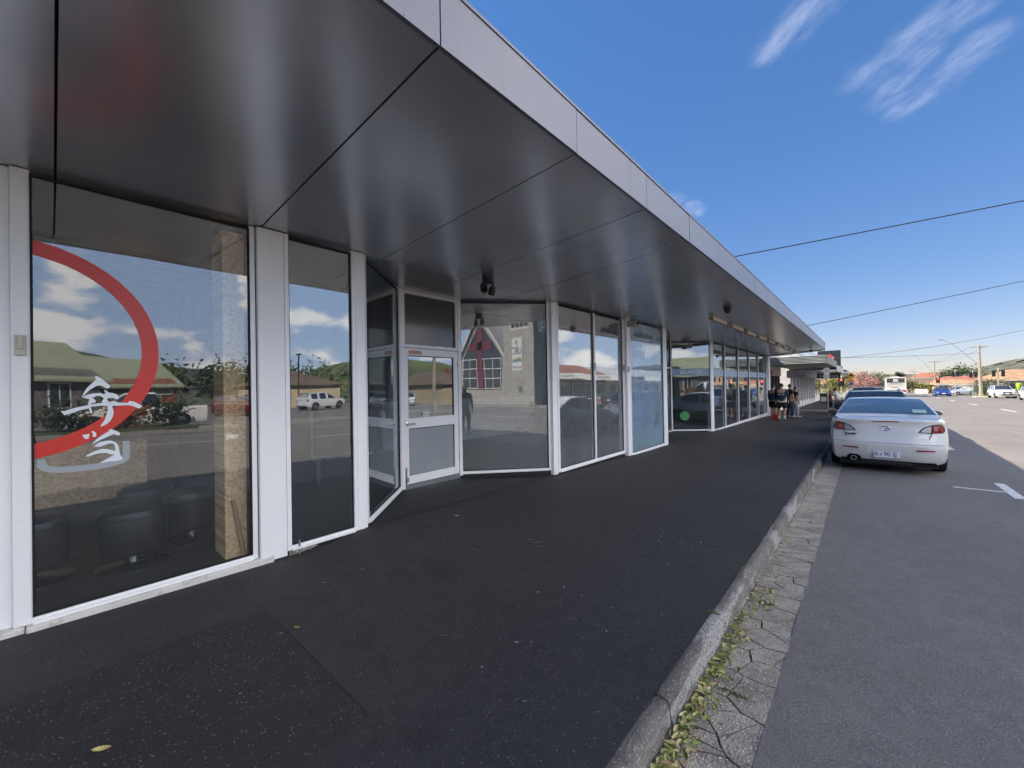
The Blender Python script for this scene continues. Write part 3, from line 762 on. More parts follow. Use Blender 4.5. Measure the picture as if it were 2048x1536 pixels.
b = MB(); b.wall(A, B, D0+.008, D0+.035, .026, .04, .26, .50); b.wall(A, B, D0+.012, D0+.06, .026, .046, .29, .35); b.tube([(-5.01, D0+.02, .20), (-5.01, D0+.02, .48)], .007, 8); b.build('floor_bolt', M['rust'], door)
for z in (.5, 1.35, 1.98):
    MB().lathe([(0, 0), (.008, 0), (.008, .1), (0, .1)], (-5.025, D1+.002, z), 'z', 10).build('hinge', M['alu'], door)
MB().wall(A, B, D0+.10, D0+.33, .0255, .0275, 2.16, 2.215).build('sticker', mat('orange_sticker', (.62, .33, .2), .5), door)
MB().wall(A, B, D0+.34, D0+.46, .0135, .0155, 1.22, 1.285).build('pull_sticker', mat('sticker_white', (.7, .7, .7), .5), door)
text_mesh('pull_lettering', 'PULL', .045, M['black_plastic'], door, face_mat((-5.0435, D0+.40, 1.2525), (0, 1, 0), (0, 0, 1)), .0005)
glazing(A3, A4, .225, HS-.002, glassm='glass_b', fw=.036)
b = MB(); MB().wall((-5.06, 0), (-5.06, 1), 3.34, 4.41, -.05, .03, -.1, .243).build('threshold', M['alu'], shop)
b.wall(A3, A4, 0, 1.53, -.05, .03, -.1, .223); b.build('base_strip', M['black_paint'], shop)
b = MB(); b.wall(F(0), F(1), 5.585, 5.72, -.09, .03, .14, HS-.005); b.build('post', M['white'], shop, bevel=.006)
# middle windows
w3 = glazing(F(5.725), F(8.275), .165, HS-.006, glassm='glass_b', mull=(1.275,), fw=.05)
for y in (7.0, 8.25): MB().box(XF+.03, XF+.05, y-.02, y+.02, 1.95, 2.09).build('catch', M['rust'], w3)
b = MB(); b.wall(F(0), F(1), 5.72, 8.28, -.2, .008, -.3, .161); b.build('base_strip', M['black_paint'], shop)
X5 = -3.93
b = MB(); b.wall((X5, 0), (X5, 1), 8.275, 8.41, -.12, .03, -.1, HS+.004); b.build('post', M['white'], shop, bevel=.006)
MB().box(X5+.03, X5+.05, 8.31, 8.345, 1.93, 2.05).build('catch', M['rust'], shop)
w5 = glazing((X5, 8.41), (X5, 10.40), .085, HS+.004, glassm='glass_frost', fw=.045)
MB().wall((X5, 8.41), (X5, 10.40), .05, 1.94, -.03, -.012, .13, .62).build('film_band', M['film'], w5)
MB().wall((X5, 8.41), (X5, 10.40), -.13, 2.2, -.12, .02, -.3, .083).build('base_strip', M['plinth'], w5)
cur = empty('hanging_sheet', (0, 0, 0), shop)
b = MB(); n = 60
for i in range(n):
    y0, y1 = 8.48+i*1.84/n, 8.48+(i+1)*1.84/n
    f_ = lambda y: -4.16+.03*math.sin(y*26)+.02*math.sin(y*61)
    b.quad((f_(y0), y0, .22), (f_(y1), y1, .22), (f_(y1), y1, 2.3), (f_(y0), y0, 2.3))
b.build('cloth', mat('pale_blue_cloth', (.38, .50, .66), .8), cur, True)
b = MB(); b.wall((X5, 0), (X5, 1), 10.40, 10.62, -.12, .03, -.1, HS+.004); b.build('post', M['white'], shop, bevel=.006)
# second entrance
B1, B2, B3, B4 = (-3.95, 10.62), (-5.02, 11.75), (-5.03, 14.02), (-3.97, 14.86)
glazing(B1, B2, .0, HS, glassm='glass_lit', fw=.05)
glazing(B2, B3, .0, HS, glassm='glass_lit', fw=.06, mull=(1.2,), trans=2.2)
w6 = glazing(B3, B4, .045, HS, glassm='glass_lit', fw=.04)
# long run of windows to the far end
Y6 = 14.86
b = MB(); b.wall((-3.99, 0), (-3.99, 1), 14.83, 15.10, -.1, .03, -.15, HS-.004); b.build('post', M['white'], shop, bevel=.006)
w7 = glazing(F(15.10), F(25.30), -.045, HS-.006, glassm='glass_lit', mull=(1.62, 3.75, 5.86, 7.9), fw=.075, dep=.09)
b = MB(); b.add([(XF+.03, 15.1, -.30), (XF+.03, 25.3, -.45), (XF+.03, 25.3, -.05), (XF+.03, 15.1, -.05), (XF-.15, 15.1, -.30), (XF-.15, 25.3, -.45), (XF-.15, 25.3, -.05), (XF-.15, 15.1, -.05)],
                [(0, 1, 2, 3), (7, 6, 5, 4), (3, 2, 6, 7), (0, 3, 7, 4), (1, 5, 6, 2)]); b.build('plinth', M['white'], shop)
b = MB(); b.wall(F(0), F(1), 25.305, 25.72, -.12, .14, -.6, HS-.004); b.build('post', M['white'], shop, bevel=.008)
# blue band with lettering across the far windows
MB().wall(B3, B4, .045, 1.30, .0045, .006, 1.93, 2.17).build('lettering_band', M['blue_vinyl'], w6)
_d = Vector((B4[0]-B3[0], B4[1]-B3[1], 0)).normalized(); _n = Vector((_d.y, -_d.x, 0))
_o = Vector((B3[0], B3[1], 2.05))+_d*.70+_n*.0075
text_mesh('band_lettering', 'BALANCED', .19, M['white_vinyl'], w6, face_mat(_o, _d, (0, 0, 1)), .0006, sx=.78, bold=.004)
MB().wall(F(0), F(1), 15.18, 25.22, .0045, .006, 1.90, 2.16).build('lettering_band', M['blue_vinyl'], w7)
b = MB(); b.lathe([(0, 0), (.16, 0), (.16, .003), (0, .003)], (0, 0, 0), 'x', 28)
for o_ in (b.build('round_sticker', mat('green_sticker', (.05, .34, .10), .5), w6),):
    o_.location = Vector((B3[0], B3[1], .55))+_d*.45+_n*.006; o_.rotation_euler = (0, 0, math.atan2(_n.y, _n.x))
# window art: red ring and white brush strokes on the first window
def flat(name, polys, m, x, parent, th=.0012):
    b = MB()
    for P in polys: b.prism(P, 'x', x, x+th)
    return b.build(name, m, parent)
cy, cz, ro, ri = -.18, 1.945, .71, .615
ring = []; n = 72
def onring(r, a): return (cy+r*math.cos(a), cz+r*math.sin(a))
a_o = math.acos((-.090-cy)/ro); a_i = math.acos((-.090-cy)/ri)
b = MB()
for i in range(n):
    t0, t1 = -1+2*i/n, -1+2*(i+1)/n
    q = [onring(ro, t0*a_o), onring(ro, t1*a_o), onring(ri, t1*a_i), onring(ri, t0*a_i)]
    b.add([(XF+.0036, y, z) for y, z in q], [(0, 1, 2, 3)])
b.build('red_ring', M['red_vinyl'], w1)
CAL = {
'stroke1':[(0.193,1.773),(0.204,1.774),(0.23,1.752),(0.27,1.702),(0.256,1.685),(0.233,1.701),(0.221,1.708),(0.201,1.706),(0.167,1.679),(0.134,1.632),(0.131,1.633),(0.148,1.68),(0.162,1.703),(0.181,1.727),(0.197,1.747)],
'stroke2':[(0.131,1.628),(0.156,1.646),(0.184,1.654),(0.22,1.656),(0.236,1.646),(0.246,1.654),(0.236,1.674),(0.243,1.677),(0.261,1.658),(0.284,1.653),(0.303,1.642),(0.312,1.626),(0.309,1.609),(0.293,1.614),(0.275,1.622),(0.259,1.619),(0.251,1.613),(0.264,1.587),(0.222,1.589),(0.236,1.619),(0.22,1.634),(0.204,1.637),(0.18,1.624),(0.196,1.605),(0.194,1.589),(0.176,1.587),(0.173,1.574),(0.158,1.576),(0.166,1.616),(0.148,1.621)],
'stroke3':[(0.035,1.541),(0.049,1.539),(0.089,1.556),(0.142,1.57),(0.19,1.582),(0.236,1.588),(0.29,1.596),(0.311,1.585),(0.358,1.582),(0.364,1.595),(0.39,1.59),(0.435,1.554),(0.419,1.536),(0.386,1.556),(0.36,1.565),(0.304,1.564),(0.277,1.564),(0.284,1.523),(0.281,1.492),(0.267,1.458),(0.245,1.434),(0.22,1.422),(0.217,1.427),(0.238,1.465),(0.249,1.505),(0.255,1.535),(0.255,1.566),(0.211,1.567),(0.173,1.563),(0.177,1.519),(0.169,1.517),(0.163,1.552),(0.122,1.542),(0.086,1.525),(0.05,1.512)],
'stroke4':[(0.13,1.373),(0.166,1.377),(0.159,1.343),(0.143,1.344)],
'stroke5':[(0.171,1.392),(0.182,1.395),(0.196,1.381),(0.198,1.361),(0.19,1.351),(0.178,1.36),(0.182,1.378)],
'stroke6':[(0.256,1.397),(0.27,1.4),(0.288,1.389),(0.31,1.375),(0.315,1.362),(0.31,1.351),(0.281,1.363),(0.245,1.344),(0.209,1.325),(0.181,1.307),(0.178,1.311),(0.206,1.346),(0.241,1.374),(0.264,1.39)],
'stroke7':[(0.181,1.286),(0.209,1.313),(0.244,1.321),(0.269,1.319),(0.291,1.306),(0.305,1.284),(0.309,1.25),(0.317,1.206),(0.328,1.191),(0.325,1.176),(0.301,1.172),(0.25,1.173),(0.217,1.169),(0.215,1.172),(0.251,1.197),(0.287,1.217),(0.258,1.226),(0.247,1.237),(0.209,1.238),(0.177,1.23),(0.16,1.223),(0.145,1.226),(0.15,1.232),(0.188,1.256),(0.226,1.266),(0.255,1.26),(0.287,1.245),(0.292,1.25),(0.285,1.294),(0.262,1.302),(0.237,1.292),(0.212,1.283)],
'tray':[(-0.071,1.232),(-0.034,1.234),(-0.033,1.206),(-0.021,1.187),(0.023,1.173),(0.12,1.168),(0.222,1.169),(0.294,1.171),(0.327,1.184),(0.328,1.309),(0.365,1.308),(0.364,1.183),(0.345,1.158),(0.293,1.14),(0.187,1.127),(0.054,1.13),(-0.009,1.14),(-0.045,1.159),(-0.071,1.184)],
}
for k, P in CAL.items():
    flat('pale_stroke' if k == 'tray' else 'brush_stroke', [P], M['grey_vinyl'] if k == 'tray' else M['white_vinyl'], XF+(.0034 if k == 'tray' else .0048), w1, .0006)
# ================================================================ things fixed to or standing in the shop
M['steel_pole'] = mat('galvanised', (.36, .37, .38), .45, .7, var=.1)
M['dark_chrome'] = mat('dark_chrome', (.16, .16, .17), .2, 1.0)
def stool(x, y, lab):
    s_ = thing('bar_stool', lab, 'stool', (x, y, FL), 0, 'black stools in the first window')
    b = MB(); b.lathe([(0, 0), (.235, 0), (.235, .008), (.20, .018), (.05, .03), (.05, .034), (0, .034)], (0, 0, 0), 'z', 32); b.build('base', M['dark_chrome'], s_, True)
    b = MB(); b.lathe([(0, .03), (.03, .03), (.03, .13), (0, .13)], (0, 0, 0), 'z', 16); b.build('pole', M['chrome'], s_, True)
    b = MB(); b.lathe([(0, .12), (.19, .12), (.215, .14), (.222, .18), (.222, .42), (.21, .465), (.17, .49), (0, .50)], (0, 0, 0), 'z', 36); b.build('seat', M['leather'], s_, True)
    b = MB(); b.lathe([(.217, .405), (.226, .41), (.226, .418), (.217, .423)], (0, 0, 0), 'z', 36); b.build('piping', M['black_plastic'], s_, True)
stool(-4.66, .44, 'black drum stool on chrome base nearest the red ring window')
stool(-5.02, .90, 'black drum stool beside the strand board column')
stool(-4.86, -.12, 'black drum stool half hidden by the white corner post')
stool(-5.55, .62, 'black drum stool furthest back in the first window')
oc = thing('strand_board_column', 'tall boxed column of strand board at the right of the first window', 'column')
MB().box(-4.46, -4.13, .965, 1.125, FL, 3.04).build('board', M['osb'], oc)
ct = thing('strand_board_counter', 'low strand board counter behind the stools', 'counter')
MB().box(-6.75, -6.5, -3.0, .74, FL+.24, 1.10).build('front', M['osb'], ct)
MB().box(-6.78, -6.52, -3.0, .72, FL, FL+.238).build('kickboard', M['black_paint'], ct)
MB().box(-6.85, -6.46, -3.0, .76, 1.101, 1.14).build('top', M['in_dark'], ct)
o = MB().tube([(-4.10, 1.09, FL+.01), (-4.12, 1.02, FL+.5)], .016, 6).build('timber_offcut', mat('timber', (.33, .23, .13), .7), None)
tag(o, 'thin timber offcut leaning on the strand board column', 'timber')
# displays inside the second tenancy
o = thing('display_board', 'small framed board standing inside the second window', 'board', (-6.2, 3.1, FL))
MB().box(-.03, 0, -.55, .55, .45, 1.15).build('board', M['in_dark'], o); MB().box(.001, .02, -.6, -.55, .4, 1.2).box(.001, .02, .55, .6, .4, 1.2).box(.001, .02, -.55, .55, 1.15, 1.2).box(.001, .02, -.55, .55, .4, .45).build('frame', M['in_wall'], o)
MB().box(-.02, .0, -.5, -.44, 0, .4).build('leg', M['in_wall'], o); MB().box(-.02, .0, .44, .5, 0, .4).build('leg', M['in_wall'], o)
# twin spot lamp under the soffit
def soffit_z(x): return HS+max(0, x-XF)*SL
sx, sy = -3.75, 3.83; s0 = soffit_z(sx)
sp = thing('spot_lamp', 'black twin spot lamp under the canopy by the first entrance', 'spot lamp', (sx, sy, s0))
MB().lathe([(0, .0), (.075, .0), (.075, -.075), (.06, -.085), (0, -.085)], (0, 0, 0), 'z', 24).build('base', M['black_plastic'], sp, True)
for a, c in ((-.05, -.6), (.05, .35)):
    h = empty('lamp_head', (a*.6, a*1.3, -.085), sp); h.rotation_euler = (c*.6, .5 if a > 0 else -.55, 0)
    MB().tube([(0, 0, .01), (0, 0, -.04)], .012, 8).build('arm', M['black_plastic'], h)
    MB().lathe([(0, -.035), (.04, -.04), (.047, -.06), (.047, -.145), (.042, -.145), (.040, -.125), (0, -.125)], (0, 0, 0), 'z', 20).build('shell', M['black_plastic'], h, True)
# security cameras
def seccam(x, y, z, lab, out=.10):
    s_ = thing('security_camera', lab, 'camera', (x, y, z), 0, 'security cameras under the canopy')
    MB().box(-.02, .02, -.05, .05, -.06, .06).build('bracket', M['cream_plastic'], s_)
    MB().box(.02, .02+out*1.6, -.055, .055, -.075, .055).build('housing', M['cream_plastic'], s_, bevel=.012)
    MB().lathe([(0, 0), (.035, 0), (.035, .02), (0, .025)], (.02+out*1.6, 0, -.01), 'x', 16).build('lens', M['black_plastic'], s_, True)
seccam(-3.88, 8.34, 2.98, 'cream box security camera on the white post beside the middle windows')
seccam(-4.55, 14.2, 2.93, 'cream box security camera above the second entrance')
def domecam(x, y, lab, zoff=0.0):
    z = soffit_z(x)-zoff
    s_ = thing('dome_camera', lab, 'camera', (x, y, z), 0, 'black dome cameras under the canopy')
    MB().lathe([(0, 0), (.085, 0), (.085, -.03), (0, -.03)], (0, 0, 0), 'z', 24).build('mount', M['black_plastic'], s_, True)
    MB().lathe([(.075, -.03), (.073, -.07), (.055, -.11), (.03, -.13), (0, -.137)], (0, 0, 0), 'z', 24).build('dome', M['black_plastic'], s_, True)
domecam(-2.12, 9.25, 'black dome camera under the canopy before the row of tube lights')
domecam(-1.93, 24.1, 'black dome camera at the far end of the canopy', .05)
# fluorescent battens
M['tube_cover'] = mat('aged_diffuser', (.52, .40, .27), .45, var=.15, vscale=8)
for k in range(9):
    y = 9.9+k*1.78; x = -2.62
    s_ = thing('tube_light', ['nearest', 'second', 'third', 'fourth', 'fifth', 'sixth', 'seventh', 'eighth', 'farthest'][k]+' yellowed tube light in the row under the canopy', 'tube light', (x, y, soffit_z(x)-.004), 0, 'tube lights under the canopy')
    b = MB(); b.box(-.05, .05, 0, 1.25, -.035, 0); b.build('body', M['cream_plastic'], s_)
    b = MB(); b.prism([(-.06, -.035), (.06, -.035), (.045, -.085), (-.045, -.085)], 'y', .02, 1.23); b.build('diffuser', M['tube_cover'], s_)
# switch box on the corner post, sliding bolt at the foot of the second window
s_ = thing('switch_box', 'old cream switch plate screwed to the white corner post', 'switch', (XF+.012, -.132, 1.965))
MB().box(0, .016, -.024, .024, -.065, .065).build('plate', M['cream_plastic'], s_, bevel=.004)
MB().box(.0165, .030, -.012, .012, -.025, .05).build('lever', M['cream_plastic'], s_, bevel=.003)
s_ = thing('sliding_bolt', 'rusty sliding bolt at the foot of the second window', 'bolt', (XF+.014, 1.52, .165))
MB().box(0, .008, -.10, .13, -.03, .03).build('plate', M['rust'], s_)
MB().tube([(.018, -.08, .0), (.018, .14, .0)], .009, 8).build('rod', M['rust'], s_)
MB().tube([(.03, -.02, -.06), (.03, -.02, .10)], .008, 8).build('pin', M['rust'], s_)
for y in (-.06, .07): MB().box(.008, .03, y-.01, y+.01, -.018, .018).build('keeper', M['rust'], s_)
# cobweb wires and cable stub on the frame
o = MB().tube([(XF+.02, 1.18, 3.07), (XF+.04, 1.21, 3.03), (XF+.035, 1.24, 3.01), (XF+.03, 1.23, 3.04)], .003, 5).build('loose_cable', M['black_plastic'], None)
tag(o, 'loop of loose black cable at the top of the white column', 'cable')

# ================================================================ cars
M['tyre'] = mat('tyre_rubber', (.016, .016, .017), .85, bump=.2)
M['rim'] = mat('alloy_rim', (.50, .51, .52), .3, .9)
M['car_glass'] = mat('car_glass', (.035, .045, .050), .03, 0.0, spec=1.0, coat=1.0)
M['rear_glass'] = mat('rear_glass', (.085, .135, .155), .03, 0.0, spec=1.0, coat=1.0)
M['red_lens'] = mat('red_lens', (.33, .012, .015), .12, coat=1.0)
M['pink_lens'] = mat('pale_red_lens', (.45, .12, .10), .12, coat=1.0)
M['clear_lens'] = mat('clear_lens', (.46, .47, .49), .12, .3, coat=1.0)
M['trim'] = mat('black_trim', (.016, .016, .017), .5)
M['plate'] = mat('plate_white', (.84, .85, .86), .4)
M['plate_blue'] = mat('plate_blue', (.02, .05, .26), .4)
M['under'] = mat('underbody', (.010, .010, .010), .9)
def paint(name, c, metal=.0, rough=.32):
    return mat(name, c, rough, metal, coat=1.0)
def lerp_tab(tab, y):
    if y <= tab[0][0]: return tab[0][1]
    for (a, b_), (c, d_) in zip(tab[:-1], tab[1:]):
        if y <= c:
            t_ = (y-a)/(c-a); return b_+(d_-b_)*t_
    return tab[-1][1]
def smooth_tab(tab, y):
    """Catmull-like smoothing of a table"""
    h = .10; return (lerp_tab(tab, y-h)+2*lerp_tab(tab, y)+lerp_tab(tab, y+h))/4
_wheel = {}
def wheel_meshes(r, w):
    k = (r, w)
    if k not in _wheel:
        b = MB(); b.lathe([(r*.66, -w/2), (r*.9, -w/2), (r*.985, -w*.40), (r, -w*.2), (r, w*.2), (r*.985, w*.40), (r*.9, w/2), (r*.66, w/2)], (0, 0, 0), 'x', 32)
        ty = b.mesh('tyre', M['tyre'], True)
        b = MB(); b.lathe([(r*.68, w*.44), (r*.64, w*.46), (r*.62, w*.1), (0, w*.08)], (0, 0, 0), 'x', 32)
        for i in range(5):
            for q in (-.16, .16):
                a = 2*math.pi*i/5+q; d_ = .055*r/.32
                ca, sa = math.cos(a), math.sin(a)
                P = [(r*.12*ca-d_*.6*sa, r*.12*sa+d_*.6*ca), (r*.66*ca-d_*.45*sa, r*.66*sa+d_*.45*ca), (r*.66*ca+d_*.45*sa, r*.66*sa-d_*.45*ca), (r*.12*ca+d_*.6*sa, r*.12*sa-d_*.6*ca)]
                b.prism(P, 'x', w*.28, w*.42)
        b.lathe([(0, w*.45), (r*.15, w*.45), (r*.17, w*.40), (r*.17, w*.1)], (0, 0, 0), 'x', 20)
        _wheel[k] = (ty, b.mesh('rim', M['rim'], True))
    return _wheel[k]

class Car:
    """rear at y = 0, facing +y; loft of stations with a glazed upper part"""
    def __init__(s, name, label, spec, body, group=None, cat='car'):
        s.p = spec; s.root = thing(name, label, cat, (0, 0, 0), 0, group); s.paint = body; s.make()
    def w(s, y): return smooth_tab(s.p['w'], y)
    def zb(s, y): return smooth_tab(s.p['belt'], y)
    def fr(s, x, z):
        p = s.p; W = max(q[1] for q in p['w'])
        return lerp_tab(p['rear'], z)+p.get('bow', .16)*(abs(x)/W)**p.get('bowp', 3)
    def ff(s, x, z):
        p = s.p; W = max(q[1] for q in p['w'])
        return lerp_tab(p['front'], z)+p.get('fbow', .26)*(abs(x)/W)**2.4
    def warp(s, x, y, z):
        L = s.p['L']; e = s.p.get('blend', .55)
        if y < e: y = y+(1-y/e)*s.fr(x, z)
        if y > L-e: y = y-(1-(L-y)/e)*s.ff(x, z)
        return (x, y, z)
    def make(s):
        p = s.p; L = p['L']; zs = p.get('sill', .20)
        st = sorted(set([0, .06, .15, .3, .5, .75]+[i*L/22 for i in range(2, 21)]+[L-.06, L-.15, L-.3, L-.5]+[L])); st = [y for y in st if 0 <= y <= L]
        TOP = (.90, .75, .6, .45, .3, .15, 0)
        def ring(y):
            w, zb = s.w(y), s.zb(y); e = min(1, min(y, L-y)/.4)
            q = [(0, zs), (.45*w, zs), (.84*w, zs), (.945*w, zs+.04), (.985*w, zs+.14), (1.0*w, zs+(zb-zs)*.42), (1.0*w, zs+(zb-zs)*.60), (.985*w, zb-.16), (.972*w, zb-.09), (.945*w, zb-.03)]
            q += [(f*w, zb+.022*(1-f)*e) for f in TOP]
            return q
        b = MB(); nr = len(ring(0)); N = 2*nr-2
        for y in st:
            r_ = ring(y); full = r_+[(-x, z) for x, z in r_[-2:0:-1]]
            for x, z in full: b.v.append(s.warp(x, y, z))
        for i in range(len(st)-1):
            for j in range(N): b.f.append((i*N+j, i*N+(j+1) % N, (i+1)*N+(j+1) % N, (i+1)*N+j))
        for y, fl in ((0, 0), (L, 1)):
            r_ = ring(y); rows = [r_[i] for i in range(2, 11)]
            cols = [-f/.9 for f in TOP[:-1]]+[0]+[f/.9 for f in TOP[-2::-1]]
            base = len(b.v)
            for hx, z in rows:
                for c in cols: b.v.append(s.warp(hx*c, y, z))
            nc = len(cols)
            for i in range(len(rows)-1):
                for j in range(nc-1): b.f.append((base+i*nc+j, base+i*nc+j+1, base+(i+1)*nc+j+1, base+(i+1)*nc+j))
        # join caps to the bottom ring with a strip
        me = b.mesh('body', s.paint, True)
        bm = bmesh.new(); bm.from_mesh(me); bmesh.ops.remove_doubles(bm, verts=bm.verts, dist=.003)
        bmesh.ops.holes_fill(bm, edges=[e for e in bm.edges if e.is_boundary], sides=0)
        bmesh.ops.recalc_face_normals(bm, faces=bm.faces); bm.to_mesh(me); bm.free()
        s.body = link('body', me, s.root)
        # wheel arches
        wr = p['wr']
        cut = MB()
        for wy in p['axles']:
            for sg in (-1, 1):
                cut.lathe([(0, 0), (wr*1.14, 0), (wr*1.14, .45), (0, .45)], (sg*.62 if sg > 0 else -1.07, wy, wr+.01), 'x', 32)
        cm = cut.mesh('cutter', M['under']); co = link('cutter', cm)
        md = s.body.modifiers.new('arches', 'BOOLEAN'); md.object = co; md.operation = 'DIFFERENCE'; md.solver = 'EXACT'
        try: md.material_mode = 'TRANSFER'
        except Exception: pass
        dg = bpy.context.evaluated_depsgraph_get(); nm = bpy.data.meshes.new_from_object(s.body.evaluated_get(dg))
        s.body.modifiers.clear()
        if len(nm.polygons) > 100: s.body.data = nm; nm.name = 'body'
        nm.polygons.foreach_set('use_smooth', [True]*len(nm.polygons)); nm.set_sharp_from_angle(angle=R(32))
        bpy.data.objects.remove(co)
        ty, rm = wheel_meshes(wr, p.get('tw', .21))
        for wy in p['axles']:
            for sg in (-1, 1):
                wh = empty('wheel', (sg*(p['track']), wy, wr), s.root, 0 if sg > 0 else math.pi)
                link('tyre', ty, wh); link('rim', rm, wh)
        # upper part
        y0, r0, r1, y1 = p['cab']; H = p['H']; wbf, wrf = p.get('wb', .895), p.get('wrf', .70)
        rise = p.get('rise', 1.0)
        ys = sorted(set([y0+(r0-y0)*k/6 for k in range(7)]+[r0+(r1-r0)*k/8 for k in range(9)]+[r1+(y1-r1)*k/6 for k in range(7)]))
        def zr(y):
            zb0, zb1 = s.zb(y0)-.01, s.zb(y1)-.01; rr0, rr1 = p.get('zr0', H-.03), p.get('zr1', H-.025)
            if y <= r0: t_ = (y-y0)/(r0-y0); return zb0+(rr0-zb0)*(t_+p.get('cr', .12)*t_*(1-t_)*2)
            if y >= r1: t_ = (y1-y)/(y1-r1); return zb1+(rr1-zb1)*(t_+p.get('cf', .10)*t_*(1-t_)*2)
            t_ = (y-r0)/(r1-r0); return rr0+(rr1-rr0)*t_+4*(H-max(rr0, rr1))*t_*(1-t_)
        NS, NTp = 5, 6
        def hring(y):
            zb = s.zb(y)-.012; top = max(zr(y), zb+.004); W = max(q[1] for q in p['w']); wb = min(s.w(y), W)*wbf
            def hw(z): return wb-(wb-W*wrf)*max(0, (z-zb)/(H-zb))**1.25
            rad = min(.07, (top-zb)*.5); q = []
            for i in range(NS): q.append((hw(zb+(top-rad-zb)*i/(NS-1)), zb+(top-rad-zb)*i/(NS-1)))
            e = hw(top-rad)
            q.append((e-rad*.28, top-rad*.34)); q.append((e-rad*.95, top-.004))
            for i in range(1, NTp+1): f = 1-i/NTp; q.append(((e-rad*.95)*f, top-.004+.018*(1-f*f)*min(1, (top-zb)/.2)))
            return q
        RG = [hring(y) for y in ys]; nh = len(RG[0])
        def pt(i, j, sg, off=0.0):
            x, z = RG[i][j]; y = ys[i]
            return Vector((sg*x, y, z))
        b = MB()
        for sg in (-1, 1):
            for i in range(len(ys)-1):
                for j in range(nh-1): b.quad(pt(i, j, sg), pt(i, j+1, sg), pt(i+1, j+1, sg), pt(i+1, j, sg))
        s.cab = b.build('cabin', s.paint, s.root, True)
        def grid_patch(name, cells, m, off):
            vs = {}; fs = []; order = []
            for (i0, i1, j0, j1, sg, sh) in cells:
                pass
            return None
        def nrm(i, j, sg):
            a = pt(min(i+1, len(ys)-1), j, sg)-pt(max(i-1, 0), j, sg); c = pt(i, min(j+1, nh-1), sg)-pt(i, max(j-1, 0), sg)
            n = a.cross(c)
            if n.length < 1e-9: return Vector((0, 0, 1))
            n.normalize(); ctr = Vector((0, ys[i], s.zb(ys[i])-.3))
            return n if n.dot(pt(i, j, sg)-ctr) > 0 else -n
        def patch(name, ij, m, sgs, off=.006, inset=None):
            b = MB(); idx = {}
            for sg in sgs:
                for (i, j) in ij:
                    q = []
                    for (a, c) in ((i, j), (i, j+1), (i+1, j+1), (i+1, j)):
                        v = pt(a, c, sg)+nrm(a, c, sg)*off
                        if inset: v = inset(v)
                        q.append(v)
                    b.quad(*q)
            return b.build(name, m, s.root, True)
        def irange(a, c): return [i for i in range(len(ys)-1) if ys[i] >= a-1e-6 and ys[i+1] <= c+1e-6]
        for sg in (-1, 1):
            for (a, c) in p['side']:
                patch('side_window', [(i, j) for i in irange(a, c) for j in range(0, NS-1)], M['car_glass'], (sg,), .005)
        def rear_in(v):
            return Vector((v.x*.90, v.y, v.z)) if False else v
        k0 = NS+1
        ir = irange(y0+(r0-y0)*p.get('rw0', .12), r0); patch('rear_window', [(i, j) for i in ir for j in range(k0, nh-1)], p.get('rglass', M['car_glass']), (-1, 1), .006)
        if1 = irange(r1, y1-(y1-r1)*.10); patch('windscreen', [(i, j) for i in if1 for j in range(k0, nh-1)], M['car_glass'], (-1, 1), .006)
        s.pt = pt
        # mirrors
        my = y1-(y1-r1)*.42
        for sg in (-1, 1):
            mi = empty('mirror', (sg*(s.w(my)*.93), my, s.zb(my)+.05), s.root)
            b = MB(); n = 10
            b.lathe([(0, -.05), (.05, -.045), (.085, -.01), (.088, .03), (.0, .035)][::-1], (0, 0, 0), 'y', 16)
            o = b.build('shell', s.paint, mi, True); o.scale = (1.25, -1.0, .82); o.location = (sg*.13, 0, .04)
            b = MB(); b.lathe([(0, 0), (.074, 0), (.074, .004), (0, .004)], (0, 0, 0), 'y', 16); o = b.build('glass', M['car_glass'], mi, True); o.scale = (1.25, 1, .82); o.location = (sg*.13, -.041, .04)
            MB().tube([(0, 0, 0), (sg*.10, 0, .02)], .022, 6).build('arm', M['trim'], mi)
    # outlines laid on the rear or front skin
    def skin(s, name, P, m, off=.006, front=False, parent=None, th=.012):
        """P outline in (x,z); filled, lifted off the skin and given thickness"""
        L = s.p['L']
        def Q(x, z, o):
            return (x, (L-s.ff(x, z)+o) if front else (s.fr(x, z)-o), z)
        # subdivide outline and triangulate with bmesh
        bm = bmesh.new(); n = len(P); pts = []
        for i in range(n):
            a, c = P[i], P[(i+1) % n]; L_ = math.hypot(c[0]-a[0], c[1]-a[1]); k = max(1, int(L_/.06))
            for q in range(k): pts.append((a[0]+(c[0]-a[0])*q/k, a[1]+(c[1]-a[1])*q/k))
        vs = [bm.verts.new((x, 0, z)) for x, z in pts]
        f = bm.faces.new(vs); r = bmesh.ops.triangulate(bm, faces=[f])
        bmesh.ops.subdivide_edges(bm, edges=[e for e in bm.edges if e.calc_length() > .12], cuts=1)
        bmesh.ops.triangulate(bm, faces=bm.faces[:])
        for v in bm.verts: v.co = Q(v.co.x, v.co.z, off)
        ext = bmesh.ops.extrude_face_region(bm, geom=bm.faces[:])
        for v in ext['geom']:
            if isinstance(v, bmesh.types.BMVert): v.co.y += (-th if front else th)
        bmesh.ops.recalc_face_normals(bm, faces=bm.faces)
        me = bpy.data.meshes.new(name); bm.to_mesh(me); bm.free(); me.materials.append(m)
        return link(name, me, parent or s.root)
